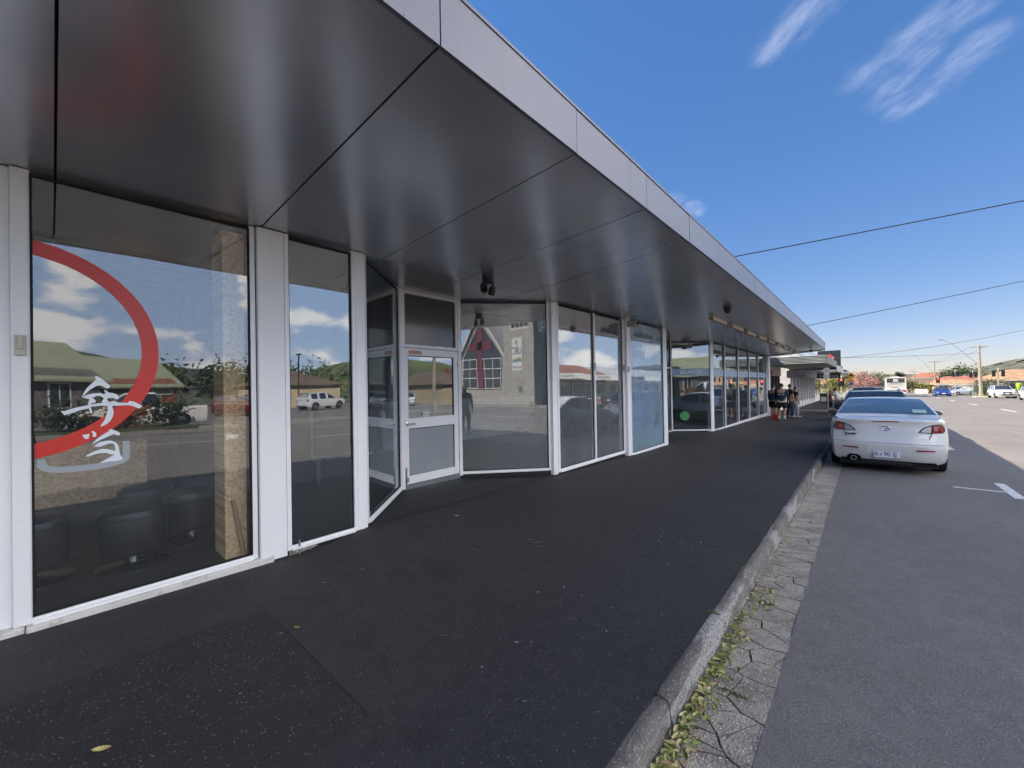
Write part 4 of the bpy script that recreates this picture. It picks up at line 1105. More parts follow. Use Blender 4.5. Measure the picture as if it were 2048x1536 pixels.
    def seam(s, name, path, r=.004, m=None, front=False, off=.0):
        L = s.p['L']; P = []
        for a, c in zip(path[:-1], path[1:]):
            k = max(1, int(math.hypot(c[0]-a[0], c[1]-a[1])/.06))
            for q in range(k): P.append((a[0]+(c[0]-a[0])*q/k, a[1]+(c[1]-a[1])*q/k))
        P.append(path[-1])
        return MB().tube([(x, (L-s.ff(x, z)+off) if front else s.fr(x, z)-off, z) for x, z in P], r, 5).build(name, m or M['trim'], s.root, True)
    def place(s, x, y, rz=0.0, z=None):
        s.root.location = (x, y, gz(y)+.017 if z is None else z); s.root.rotation_euler = (-.0147 if rz == 0 and y < 40 else 0, 0, rz)
        return s
mir = lambda P: [(-x, z) for x, z in P][::-1]
SEDAN = dict(L=4.55, H=1.43, w=[(0, .79), (.12, .83), (.35, .865), (1.0, .8775), (3.5, .8775), (4.1, .845), (4.55, .74)],
             belt=[(0, 1.03), (.15, 1.055), (.6, 1.065), (1.3, 1.02), (2.2, .965), (3.2, .955), (3.45, .93), (4.1, .80), (4.55, .66)],
             rear=[(.20, .14), (.30, .05), (.38, .025), (.52, .0), (.615, .01), (.625, .055), (.70, .075), (.95, .10), (1.01, .085), (1.05, .115)],
             front=[(.2, .12), (.35, .02), (.5, .0), (.62, .03), (.66, .10)], bow=.20, bowp=3.2,
             cab=(.42, 1.42, 2.35, 3.42), side=[(1.0, 1.95), (1.98, 3.05)], axles=(.98, 3.62), wr=.318, track=.765, rglass=M['rear_glass'], wrf=.66)
HATCH = dict(L=4.3, H=1.50, w=[(0, .80), (.12, .85), (.4, .885), (3.3, .885), (3.9, .85), (4.3, .74)],
             belt=[(0, .97), (.6, 1.0), (1.4, .97), (2.9, .93), (3.2, .91), (3.9, .80), (4.3, .68)],
             rear=[(.22, .10), (.35, .02), (.5, 0), (.6, .02), (.64, .06), (.97, .10)], front=[(.2, .12), (.35, .02), (.5, 0), (.68, .10)], bow=.15,
             cab=(.10, .55, 2.15, 3.2), side=[(.6, 1.75), (1.8, 2.8)], axles=(.78, 3.38), wr=.32, track=.77)
SUV = dict(L=4.55, H=1.66, w=[(0, .83), (.12, .88), (.4, .915), (3.5, .915), (4.1, .88), (4.55, .78)],
           belt=[(0, 1.06), (.6, 1.08), (1.4, 1.05), (3.0, 1.02), (3.3, 1.0), (4.1, .92), (4.55, .80)],
           rear=[(.28, .10), (.40, .02), (.55, 0), (.66, .02), (.70, .06), (1.06, .12)], front=[(.28, .12), (.45, .02), (.6, 0), (.80, .08)], bow=.15,
           cab=(.10, .52, 2.3, 3.3), side=[(.5, 1.2), (1.22, 2.1), (2.13, 3.0)], axles=(.90, 3.60), wr=.355, track=.79, tw=.23, sill=.27)
UTE = dict(SUV, L=5.3, H=1.80, belt=[(0, 1.10), (1.75, 1.10), (1.9, 1.12), (3.6, 1.08), (4.0, 1.06), (4.7, 1.02), (5.3, .90)], w=[(0, .88), (.2, .91), (4.6, .925), (5.0, .9), (5.3, .82)],
           cab=(1.75, 2.05, 3.2, 4.1), side=[(1.9, 2.75), (2.78, 3.7)], axles=(1.15, 4.3), wr=.39, bow=.05, rear=[(.3, .05), (.5, 0), (1.1, .02)], track=.80)
def rear_kit(c, lampz, plate_txt=None, lw=.22, lh=.13):
    W = max(q[1] for q in c.p['w'])
    for sg in (-1, 1):
        P = [(W*.96-lw, lampz-lh*.4), (W*.93, lampz-lh*.5), (W*.955, lampz+lh*.2), (W*.9, lampz+lh), (W*.96-lw*.8, lampz+lh*.5)]
        c.skin('tail_light', P if sg > 0 else mir(P), M['red_lens'])
    c.skin('number_plate', [(-.19, lampz-.32), (.19, lampz-.32), (.19, lampz-.20), (-.19, lampz-.20)], M['plate'])
    c.skin('lower_bumper', [(-W*.8, c.p.get('sill', .2)+.01), (W*.8, c.p.get('sill', .2)+.01), (W*.75, c.p.get('sill', .2)+.15), (-W*.75, c.p.get('sill', .2)+.15)], M['trim'])
def front_kit(c, hz, gr=.09, plate=True):
    W = max(q[1] for q in c.p['w'])
    for sg in (-1, 1):
        P = [(W*.52, hz-.03), (W*.86, hz-.01), (W*.92, hz+.08), (W*.75, hz+.07), (W*.55, hz+.03)]
        c.skin('headlight', P if sg > 0 else mir(P), M['clear_lens'], front=True)
        P = [(W*.58, hz-.30), (W*.80, hz-.27), (W*.78, hz-.18), (W*.6, hz-.20)]
        c.skin('fog_lamp', P if sg > 0 else mir(P), M['trim'], front=True)
    c.skin('grille', [(-W*.46, hz-.02), (-W*.36, hz-.02-gr*1.3), (W*.36, hz-.02-gr*1.3), (W*.46, hz-.02), (W*.44, hz+.02), (-W*.44, hz+.02)], M['trim'], front=True)
    c.skin('lower_grille', [(-W*.55, hz-.36), (W*.55, hz-.36), (W*.5, hz-.25), (-W*.5, hz-.25)], M['trim'], front=True)
    if plate: c.skin('number_plate', [(-.18, hz-.23), (.18, hz-.23), (.18, hz-.13), (-.18, hz-.13)], M['plate'], front=True, off=.014)

# --- the white sedan at the kerb
white_paint = paint('car_white', (.80, .785, .755), .0, .24)
cw = Car('parked_sedan', 'white sedan parked at the kerb nearest the camera, plate K 90 SJ', SEDAN, white_paint, 'cars parked along the kerb')
def almond(sg, a=0): return None
for sg in (-1, 1):
    tl = empty('tail_light', (0, 0, 0), cw.root)
    out = [(.44, .80), (.46, .80), (.60, .792), (.765, .800), (.80, .84), (.795, .90), (.765, .955), (.72, .965), (.62, .945), (.53, .905), (.47, .85)]
    red = [(.625, .808), (.75, .812), (.782, .845), (.778, .895), (.755, .938), (.72, .946), (.635, .928)]
    clr = [(.475, .812), (.612, .804), (.618, .925), (.545, .893), (.495, .85)]
    inn = [(.645, .85), (.70, .85), (.71, .915), (.66, .915)]
    for nm_, P, m, off in (('housing', out, M['trim'], .005), ('red_lens', red, M['red_lens'], .011), ('clear_lens', clr, M['clear_lens'], .011), ('reflector', inn, M['pink_lens'], .013)):
        cw.skin(nm_, P if sg > 0 else mir(P), m, off, parent=tl)
    P = [(.395, .455), (.66, .462), (.655, .485), (.42, .485)]
    cw.skin('bumper_reflector', P if sg > 0 else mir(P), M['red_lens'], .006)
cw.skin('high_brake_light', [(-.19, .985), (.19, .985), (.19, 1.003), (-.19, 1.003)], M['red_lens'], .006)
cw.seam('boot_seam', [(-.625, .79), (-.585, .67), (-.53, .638), (.53, .638), (.585, .67), (.625, .79)], .005)
cw.seam('bumper_seam', [(-.78, .585), (.78, .585)], .004, paint('seam_grey', (.30, .30, .30)))
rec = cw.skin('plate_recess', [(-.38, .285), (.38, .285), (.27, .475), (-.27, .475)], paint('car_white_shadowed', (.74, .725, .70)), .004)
MB().box(-.186, .186, -.004, .02, .305, .44).build('number_plate', M['plate'], cw.root, bevel=.004)
MB().tube([(-.186, -.002, .305), (.186, -.002, .305), (.186, -.002, .44), (-.186, -.002, .44), (-.186, -.002, .305)], .0022, 5).build('plate_rim', M['plate_blue'], cw.root)
yp = -.0055
text_mesh('plate_lettering', 'K', .115, M['plate_blue'], cw.root, face_mat((-.138, yp, .372), (1, 0, 0), (0, 0, 1)), .001, .8, .0005)
text_mesh('plate_lettering', '90 SJ', .115, M['plate_blue'], cw.root, face_mat((.05, yp, .372), (1, 0, 0), (0, 0, 1)), .001, .8, .0005)
MB().prism([(-.10, .345), (-.065, .34), (-.055, .37), (-.07, .40), (-.10, .395)], 'y', -.0065, -.004).build('plate_emblem', mat('emblem_buff', (.5, .42, .3), .5), cw.root)
b = MB(); yb = cw.fr(0, .86)
b.tube([(.062*math.cos(a*.3142), yb-.012, .865+.045*math.sin(a*.3142)) for a in range(21)], .006, 6); b.tube([(-.052, yb-.012, .885), (-.02, yb-.012, .872), (0, yb-.012, .858), (.02, yb-.012, .872), (.052, yb-.012, .885)], .006, 6)
b.build('maker_badge', M['chrome'], cw.root, True)
text_mesh('badge_lettering', 'mazda 3', .058, M['trim'], cw.root, face_mat((-.50, cw.fr(.5, .735)-.010, .735), (1, 0, 0), (0, 0, 1)), .003, 1.1, .002)
b = MB(); b.lathe([(.034, -.02), (.047, -.02), (.050, .0), (.047, .10), (.034, .10)], (-.48, .05, .262), 'y', 24); b.build('exhaust', M['chrome'], cw.root, True)
cw.skin('exhaust_recess', [(-.60, .225), (-.36, .225), (-.38, .30), (-.43, .335), (-.53, .335), (-.58, .30)], M['under'], .004)
cw.skin('lower_valance', [(-.70, .205), (.70, .205), (.66, .245), (-.66, .245)], M['trim'], .004)
b = MB(); b.box(-.70, .70, .15, 4.3, .14, .205); b.build('underbody', M['under'], cw.root)
# sticker, seat backs seen through the rear glass are left to the glass; tint sticker
q0 = Vector((.40, .60, 1.135))
b = MB(); b.add([(.40, .545, 1.125), (.60, .56, 1.122), (.585, .66, 1.175), (.40, .65, 1.182)], [(0, 1, 2, 3)])
st_ = b.build('sticker', mat('green_white_sticker', (.45, .62, .5), .5), cw.root); st_.location = (0, -.03, .035)
cw.place(.285, 10.50)
# --- cars further along the kerb
grey_paint = paint('car_blue_grey', (.20, .24, .30), .4, .25)
c2 = Car('parked_wagon', 'blue grey wagon with roof rails parked in front of the white sedan', dict(SUV, H=1.56), grey_paint, 'cars parked along the kerb')
rear_kit(c2, .86); front_kit(c2, .72)
for sg in (-1, 1):
    MB().tube([(sg*.62, .6, 1.50), (sg*.62, .68, 1.585), (sg*.62, 2.1, 1.60), (sg*.62, 2.25, 1.53)], .018, 8).build('roof_rail', M['alu'], c2.root, True)
c2.skin('roof_spoiler', [(-.55, 1.02), (.55, 1.02), (.55, 1.05), (-.55, 1.05)], M['trim'])
c2.place(.22, 16.9)
c3 = Car('parked_hatchback', 'black hatchback parked third along the kerb', dict(HATCH, H=1.52), paint('car_black', (.012, .012, .014), 0, .2), 'cars parked along the kerb'); rear_kit(c3, .84); front_kit(c3, .68); c3.place(.15, 23.3)
c4 = Car('parked_suv', 'pale silver four wheel drive parked fourth along the kerb', dict(SUV, H=1.72), paint('car_silver', (.50, .51, .52), .5, .3), 'cars parked along the kerb'); rear_kit(c4, .9); front_kit(c4, .75); c4.place(.12, 30.2)
c5 = Car('parked_hatchback', 'dark blue hatchback parked furthest along the kerb', dict(HATCH), paint('car_navy', (.02, .03, .07), .2, .25), 'cars parked along the kerb'); rear_kit(c5, .84); c5.place(.15, 37.6)
# --- traffic ahead (facing the camera)
c6 = Car('oncoming_hatchback', 'bright blue hatchback driving towards the camera', HATCH, paint('car_blue', (.018, .055, .33), .35, .25), 'traffic at the crossing'); front_kit(c6, .70); rear_kit(c6, .84); c6.place(9.05, 94.5, math.pi)
c7 = Car('silver_sedan', 'silver sedan waiting behind the wooden power pole', dict(SEDAN, rglass=M['car_glass']), paint('car_silver_b', (.56, .57, .58), .4, .3), 'traffic at the crossing'); front_kit(c7, .66); rear_kit(c7, .85); c7.place(13.6, 104.0, math.pi-.75)
c8 = Car('white_suv', 'white four wheel drive turning at the right beside the island', SUV, paint('car_white_b', (.80, .79, .77), 0, .3), 'traffic at the crossing'); front_kit(c8, .82, .14); rear_kit(c8, .9); c8.place(13.37, 84.6, math.pi+.05)
c9 = Car('white_hatchback', 'white car cut off by the right edge of the picture', HATCH, paint('car_white_c', (.78, .78, .78), 0, .3), 'traffic at the crossing'); front_kit(c9, .70); c9.place(14.1, 73.5, math.pi)
# --- bus seen from behind
bus = thing('city_bus', 'cream city bus driving away with a dark rear window panel', 'bus', (3.62, 88.0, gz(88)+.017))
cream = paint('bus_cream', (.74, .70, .64), 0, .4)
b = MB(); P = [(-1.24, .42), (1.24, .42), (1.25, 1.2), (1.24, 2.6), (1.18, 2.95), (1.02, 3.06), (-1.02, 3.06), (-1.18, 2.95), (-1.24, 2.6), (-1.25, 1.2)]
b.prism(P, 'y', 0, 11.5); b.build('body', cream, bus, bevel=.04)
MB().box(-.45, .45, .4, 9.0, 3.06, 3.20).build('roof_pod', cream, bus, bevel=.05)
MB().box(-1.02, 1.02, -.03, -.004, 2.25, 2.93).build('rear_panel', M['car_glass'], bus, bevel=.01)
MB().box(-.28, .30, -.045, -.031, 2.38, 2.80).build('route_board', mat('route_board', (.70, .62, .60), .5), bus)
text_mesh('route_lettering', '190', .30, M['red_lens'], bus, face_mat((.01, -.047, 2.59), (1, 0, 0), (0, 0, 1)), .002)
for x in (-.88, -.72, .72, .88): MB().lathe([(0, -.045), (.07, -.045), (.075, -.03), (0, -.03)], (x, 0, 2.75), 'y', 14).build('brake_light', M['red_lens'], bus, True)
MB().box(-.95, .95, -.012, -.002, 1.90, 1.93).box(-.95, .95, -.012, -.002, 1.66, 1.69).box(-1.0, 1.0, -.012, -.002, 1.0, 1.07).build('trim_line', M['trim'], bus)
MB().box(-1.0, 1.0, -.014, -.002, .96, 1.0).build('red_stripe', M['red_lens'], bus)
text_mesh('side_lettering', 'KINETIC', .24, M['trim'], bus, face_mat((-.05, -.006, 1.42), (1, 0, 0), (0, 0, 1)), .002)
text_mesh('rear_lettering', 'CONNECTING YOU', .17, M['trim'], bus, face_mat((.0, -.006, 2.08), (1, 0, 0), (0, 0, 1)), .002, .95)
for sg in (-1, 1):
    MB().box(min(sg*.85, sg*1.16), max(sg*.85, sg*1.16), -.03, -.004, .78, 1.02).build('tail_light', M['red_lens'], bus)
    for wy in (2.6, 8.8):
        wh = empty('wheel', (sg*1.08, wy, .47), bus, 0 if sg > 0 else math.pi); ty, rm = wheel_meshes(.47, .28); link('tyre', ty, wh); link('rim', rm, wh)
    for k in range(7): MB().box(sg*1.252-.01, sg*1.252+.01, .6+k*1.5, 1.95+k*1.5, 1.55, 2.55).build('side_window', M['car_glass'], bus)
MB().box(-1.15, 1.15, .02, 11.2, .30, .42).build('underbody', M['under'], bus)
# --- across the street, seen only in the shop glass
cA = Car('white_ute', 'white utility parked across the street behind the garden bed', UTE, paint('car_white_d', (.78, .77, .74), 0, .3), 'vehicles reflected in the shop glass'); front_kit(cA, .9, .16); rear_kit(cA, .95); cA.place(18.6, 5.4, math.pi)
cB = Car('white_wagon', 'white wagon parked broadside in the car park across the street', SUV, paint('car_white_e', (.70, .71, .72), 0, .3), 'vehicles reflected in the shop glass'); rear_kit(cB, .9); cB.place(31.5, 15.2, -.25)
def clone(c, label, x, y, rz, z=None):
    o = copy_tree(c.root); o['label'] = label; o.location = (x, y, gz(y)+.025 if z is None else z); o.rotation_euler = (0, 0, rz); o['group'] = 'vehicles reflected in the shop glass'; return o
clone(cB, 'white wagon parked further back in the car park across the street', 36, 29.0, 1.9)
clone(c9, 'white hatchback parked beside the brown roofed house', 31, 28.0, 2.2)
cC = Car('red_hatchback', 'red hatchback parked in the car park across the street', HATCH, paint('car_red', (.22, .015, .025), .1, .3), 'vehicles reflected in the shop glass'); rear_kit(cC, .84); front_kit(cC, .68); cC.place(29.5, 8.6, 1.2)
clone(cC, 'red hatchback parked outside the shops across the street', 13.2, 52, 0)
clone(c3, 'black hatchback parked outside the shops across the street', 13.2, 40, 0)
# ================================================================ neighbouring shops on the left
M['corr'] = mat('grey_green_sheet', (.30, .33, .33), .5, .3, var=.12)
M['corr_pale'] = mat('pale_sheet', (.56, .58, .58), .5, .2, var=.12)
M['brown'] = mat('brown_frame', (.075, .045, .032), .5, var=.2)
M['render'] = mat('cream_render', (.62, .58, .52), .85, var=.1)
M['shop_white'] = mat('white_render', (.74, .72, .69), .8, var=.08, vscale=6)
M['dark_sign'] = mat('charcoal_sign', (.022, .028, .032), .45)
M['sign_white'] = mat('sign_white', (.75, .75, .75), .5)
M['sign_red'] = mat('sign_red', (.62, .05, .05), .45)
M['shop_win'] = glass('neighbour_glass', .30)
def ribbed(name, parent, x, y0, y1, z0, z1, n=6, end=False, m='corr'):
    """horizontal ribs: along y at x (or along x at y0 when end)"""
    for k in range(n):
        a = z0+(z1-z0)*k/n; c = z0+(z1-z0)*(k+1)/n-.012
        if end: MB().prism([(y0-.03, a), (y0-.05, (a+c)/2), (y0-.03, c), (y0+.02, c), (y0+.02, a)], 'x', x[0], x[1]).build(name, M[m], parent)
        else: MB().prism([(x+.03, a), (x+.05, (a+c)/2), (x+.03, c), (x-.02, c), (x-.02, a)], 'y', y0, y1).build(name, M[m], parent)
n2 = thing('brown_fronted_shop', 'shop with brown window posts under a ribbed grey awning', 'shop')
b = MB(); b.box(-12, -4.32, 31.9, 32.1, -.8, 3.6); b.box(-12, -11.8, 26.2, 31.9, -.8, 3.6); b.build('wall', M['render'], n2)
MB().box(-12, -4.3, 26.1, 32.2, 3.5, 3.65).build('roof', M['corr'], n2)
MB().box(-4.5, -4.22, 26.0, 32.1, 2.05, 3.5).build('upper_wall', M['render'], n2)
MB().box(-4.22, -4.18, 26.6, 28.6, 2.1, 2.35).build('sign_panel', M['sign_red'], n2)
MB().box(-4.42, -4.28, 26.0, 32.1, -.8, .05).build('stall_riser', M['brown'], n2)
MB().box(-12, -4.4, 26.05, 31.9, -.6, -.2).build('floor', M['in_floor'], n2)
for k in range(6):
    y = 26.4+k*1.08
    MB().box(-4.42, -4.26, y, y+.14, .05, 2.05).build('post', M['brown'], n2)
    if k < 5: MB().box(-4.35, -4.342, y+.14, y+1.08, .05, 2.05).build('window', M['shop_win'], n2)
aw = empty('awning', (0, 0, 0), n2)
ribbed('rib', aw, -1.50, 26.45, 36.4, 2.60, 3.04); ribbed('rib', aw, (-4.25, -1.49), 26.45, 0, 2.60, 3.04, end=True)
MB().box(-4.25, -1.52, 26.47, 36.4, 3.0, 3.03).build('top_sheet', M['corr'], aw)
for k in range(14): MB().box(-4.2, -1.54, 26.6+k*.7, 26.68+k*.7, 2.60, 2.66).build('batten', M['corr_pale'], aw)
MB().box(-4.2, -1.54, 26.5, 36.3, 2.661, 2.69).build('soffit', M['corr_pale'], aw)
MB().tube([(-4.2, 27.0, 4.1), (-1.9, 27.2, 3.05)], .02, 6).build('stay_rod', M['steel_pole'], aw)
n3 = thing('white_shop', 'white rendered shop beyond the sunlit gap', 'shop')
b = MB(); b.box(-12, -4.02, 34.7, 34.95, -.8, 3.9); b.build('wall', M['shop_white'], n3)
MB().box(-12, -11.8, 34.95, 52, -.8, 3.9).build('wall', M['shop_white'], n3)
MB().box(-12, -3.95, 34.6, 52.1, 3.8, 3.95).build('roof', M['corr'], n3)
MB().box(-4.2, -3.95, 34.95, 52, 2.1, 3.8).build('upper_wall', M['shop_white'], n3)
MB().box(-12, -4.1, 34.95, 52, -.9, -.4).build('floor', M['in_floor'], n3)
for k in range(9):
    y = 34.96+k*2.1
    MB().box(-4.2, -3.92, y, y+.32, -.8, 2.1).build('post', M['shop_white'], n3)
    if k < 8:
        MB().box(-4.16, -3.97, y+.32, y+2.1, -.8, .12-.02*k).build('stall_riser', M['shop_white'], n3)
        MB().box(-4.08, -4.072, y+.32, y+2.1, .12-.02*k, 2.1).build('window', M['shop_win'], n3)
        MB().box(-4.1, -4.02, y+1.1, y+1.16, .12, 2.1).build('mullion', M['sign_white'], n3)
aw = empty('awning', (0, 0, 0), n3)
ribbed('rib', aw, -1.50, 36.6, 47.5, 2.34, 2.80, 5, m='corr_pale')
MB().box(-4.0, -1.52, 36.6, 47.5, 2.75, 2.79).build('top_sheet', M['corr_pale'], aw); MB().box(-4.0, -1.54, 36.7, 47.4, 2.36, 2.40).build('soffit', M['shop_white'], aw)
ribbed('rib', aw, -1.30, 47.6, 55.0, 2.30, 2.72, 4, m='corr'); MB().box(-4.0, -1.34, 47.6, 55.0, 2.32, 2.36).build('soffit', M['shop_white'], aw); MB().box(-4.0, -1.34, 47.6, 55.0, 2.66, 2.70).build('top_sheet', M['corr'], aw)
n4 = thing('corner_shop', 'corner shop with a tall charcoal board on its roof', 'shop')
b = MB(); b.box(-12, -4.0, 52.2, 60.5, -1.0, 3.4); b.build('wall', M['shop_white'], n4)
for k in range(4): MB().box(-3.999, -3.97, 52.8+k*1.9, 54.3+k*1.9, .0, 1.9).build('window', M['car_glass'], n4)
MB().box(-4.05, -2.0, 58.0, 58.25, 3.2, 5.12).build('roof_board', M['dark_sign'], n4)
MB().box(-3.6, -3.5, 58.25, 59.2, 3.38, 3.6).box(-2.6, -2.5, 58.25, 59.2, 3.3, 3.4).build('board_brace', M['steel_pole'], n4)
MB().box(-4.0, -1.9, 52.3, 60.4, 3.0, 3.3).build('awning', M['dark_sign'], n4)
# signs
s_ = thing('pizza_logo_sign', 'red diamond sign with white dot standing on the ribbed awning', 'sign', (-1.86, 36.2, 3.03))
b = MB(); d_ = .27
b.prism([(0, .02), (d_, .02+d_), (0, .02+2*d_), (-d_, .02+d_)], 'y', 0, .06); b.build('diamond', M['sign_red'], s_, bevel=.01)
MB().tube([(0, .035, -.03), (0, .035, .06)], .03, 6).build('foot', M['steel_pole'], s_)
MB().lathe([(0, -.006), (.075, -.006), (.075, .0), (0, .0)], (-.03, 0, .20), 'y', 18).build('dot', M['sign_white'], s_)
b = MB(); q = [(0, .05), (d_-.03, .02+d_), (0, 2*d_-.01), (-d_+.03, .02+d_), (0, .05)]
b.tube([(x, -.004, z) for x, z in q], .010, 5); b.build('white_edge', M['sign_white'], s_)
s_ = thing('pizza_hanging_sign', 'charcoal hanging sign with pale lettering under the far awning', 'sign', (-2.37, 44.0, 1.92))
MB().box(-.82, .82, 0, .08, 0, .40).build('panel', M['dark_sign'], s_)
for x in (-.6, .6): MB().tube([(x, .04, .40), (x, .04, .47)], .02, 6).build('hanger', M['steel_pole'], s_)
text_mesh('lettering', "Domino's", .33, M['sign_white'], s_, face_mat((0, -.004, .20), (1, 0, 0), (0, 0, 1)), .002, 1.0, .004)
s_ = thing('arched_hanging_sign', 'pale arched hanging sign below the ribbed awning', 'sign', (-2.87, 29.6, 1.90))
P = [(-.73, 0), (.73, 0), (.73, .38)]+[(.73*math.cos(a*math.pi/12), .38+.13*math.sin(a*math.pi/12)) for a in range(1, 12)]+[(-.73, .38)]
MB().prism(P, 'y', 0, .07).build('panel', mat('sign_lilac', (.50, .46, .50), .6), s_)
MB().tube([(x*.97, -.008, z*.97+.005) for x, z in P[2:]], .012, 5).build('arch_line', M['brown'], s_)
text_mesh('lettering', 'Somerset', .13, M['brown'], s_, face_mat((0, -.004, .27), (1, 0, 0), (0, 0, 1)), .001)
text_mesh('lettering', 'BARBER', .13, M['brown'], s_, face_mat((0, -.004, .10), (1, 0, 0), (0, 0, 1)), .001, 1.0, .004)
for x in (-.6, .6): MB().tube([(x, .035, .4), (x, .035, .70)], .012, 6).build('hanger', M['steel_pole'], s_)
s_ = thing('parking_sign', 'parking sign on a thin leaning post at the kerb', 'sign', (-1.53, 28.0, pz(-1.5, 28)))
MB().tube([(0, 0, 0), (-.04, 0, 1.5), (-.05, 0, 2.66)], .025, 8).build('post', M['steel_pole'], s_)
MB().box(-.18, .07, -.04, -.028, 2.10, 2.64).build('plate', M['sign_white'], s_)
text_mesh('lettering', 'P', .22, mat('sign_green', (.05, .3, .12), .5), s_, face_mat((-.055, -.042, 2.47), (1, 0, 0), (0, 0, 1)), .001)
MB().box(-.14, .03, -.042, -.040, 2.18, 2.22).build('arrow', M['sign_red'], s_)
s_ = thing('sandwich_board', 'black sandwich board with a pale poster on the footpath', 'board', (-3.05, 49.5, pz(-3, 49.5)))
for q in (-1, 1):
    MB().add([(-.30, q*.22, 0), (.30, q*.22, 0), (.30, q*.03, .95), (-.30, q*.03, .95), (-.30, q*.25, 0), (.30, q*.25, 0), (.30, q*.06, .95), (-.30, q*.06, .95)], [(0, 1, 2, 3), (7, 6, 5, 4), (0, 4, 5, 1), (1, 5, 6, 2), (2, 6, 7, 3), (3, 7, 4, 0)]).build('panel', M['dark_sign'], s_)
MB().add([(-.2, -.222, .18), (.2, -.222, .18), (.2, -.135, .62), (-.2, -.135, .62)], [(0, 1, 2, 3)]).build('poster', mat('poster_pink', (.62, .5, .5), .6), s_).location.y = -.012

# ================================================================ poles, wires, signals, signs down the street
M['timber_pole'] = mat('weathered_timber', (.36, .32, .25), .85, var=.2, vscale=6)
M['concrete_pole'] = mat('pale_pole', (.46, .44, .33), .85, var=.15, vscale=4)
M['wire'] = mat('wire', (.02, .02, .022), .6)
M['amber'] = mat('amber_sign', (.70, .36, .03), .5)
M['signal_black'] = mat('signal_black', (.012, .012, .013), .6)
t = NT('red_signal'); t.b.inputs['Emission Color'].default_value = (1, .04, .02, 1); t.b.inputs['Emission Strength'].default_value = 2.5; t.set((.4, .01, .01)); M['red_on'] = t.m
def power_pole(x, y, top, lab, r=.17, arm=.95, lamp=None, lean=0.0, m='timber_pole'):
    z0 = gz(y)+.1; p_ = thing('power_pole', lab, 'power pole', (x, y, z0), 0, 'timber power poles along the far side'); h = top-z0
    MB().tube([(0, 0, -.3), (lean*.5, 0, h*.5), (lean, 0, h)], [r, r*.85, r*.68], 12).build('pole', M[m], p_, True)
    MB().box(lean-arm, lean+arm, -.06, .06, h-.28, h-.14).build('cross_arm', M['timber_pole'], p_)
    for q in (-.92, -.45, .45, .92):
        MB().lathe([(0, 0), (.04, 0), (.05, .06), (.03, .12), (0, .13)], (lean+q*arm, 0, h-.14), 'z', 10).build('insulator', M['cream_plastic'], p_, True)
    if lamp:
        (tx, tz, az) = lamp
        b = MB(); a0 = Vector((lean*.7, 0, az-z0)); a1 = Vector((tx-x, 0, tz-z0))
        pts = [a0+(a1-a0)*k/8+Vector((0, 0, .55*math.sin(math.pi*k/8)*k/8)) for k in range(9)]
        la = empty('street_lamp', (0, 0, 0), p_)
        b.tube(pts, .035, 8); b.build('lamp_arm', M['steel_pole'], la, True)
        e = pts[-1]; MB().prism([(e.x-.55, e.z-.02), (e.x+.05, e.z-.05), (e.x+.1, e.z+.05), (e.x-.2, e.z+.10), (e.x-.55, e.z+.04)], 'y', -.12, .12).build('lantern', M['alu'], la)
    return p_
power_pole(12.5, 88.0, 6.45, 'nearest timber power pole with a street lamp arm, standing on the kerb island', .20, .92, (8.9, 7.55, 3.6), -.10)
power_pole(13.5, 150.0, 6.4, 'timber power pole with street lamp arm beyond the blue car', .17, 1.05, (10.0, 8.0, 3.2), 0)
power_pole(9.85, 152.0, 4.1, 'short power pole without lamp standing right of the bus', .15, .92)
power_pole(15.6, 33.0, 8.3, 'timber power pole across the street outside the brick shops', .18, 1.0)
power_pole(15.6, 20.0, 7.45, 'timber power pole across the street beside the car park', .18, 1.0)
power_pole(15.6, 74.0, 7.7, 'timber power pole across the street outside the cream shops', .18, 1.0)
def wire(pts, lab, r=.012, sag=0.0):
    P = []
    for a, c in zip(pts[:-1], pts[1:]):
        a, c = Vector(a), Vector(c); n = 24
        for k in range(n+1):
            t_ = k/n; q = a+(c-a)*t_; q.z -= sag*4*t_*(1-t_); P.append(q)
    o = MB().tube(P, r, 5, cap=False).build('overhead_wire', M['wire'], None, True, clean=False)
    return tag(o, lab, 'wire', 'overhead service wires')
wire([(-2.3, 9.0, 4.18), (15.5, 20.0, 7.35)], 'highest overhead wire crossing from the canopy roof to the right', .011, .10)
wire([(-2.0, 19.5, 3.80), (15.5, 33.0, 8.2)], 'second overhead wire rising to the right above the cars', .012, .10)
wire([(-3.2, 48.2, 3.72), (15.5, 74.0, 7.6)], 'third overhead wire sagging above the bus', .018, .45)
wire([(-2.5, 49.3, 3.9), (12.4, 88.0, 5.38)], 'level overhead wire meeting the nearest power pole', .018, .10)
wire([(11.55, 88, 6.35), (12.5, 150, 6.2), (13.0, 240, 6.0)], 'overhead wire between the left ends of the cross arms', .016, .6)
wire([(13.2, 88, 6.35), (14.5, 150, 6.2), (15.2, 240, 6.0)], 'overhead wire between the right ends of the cross arms', .016, .6)
for (x, y, z, top, lab) in ((-2.3, 9.0, 3.55, .64, 'nearest wire bracket on the canopy roof'), (-2.0, 19.5, 3.55, .26, 'second wire bracket on the canopy roof')):
    o = MB().tube([(x, y, z), (x, y, z+top)], .02, 6).build('wire_bracket', M['steel_pole'], None); tag(o, lab, 'bracket', 'wire brackets on the roofs')
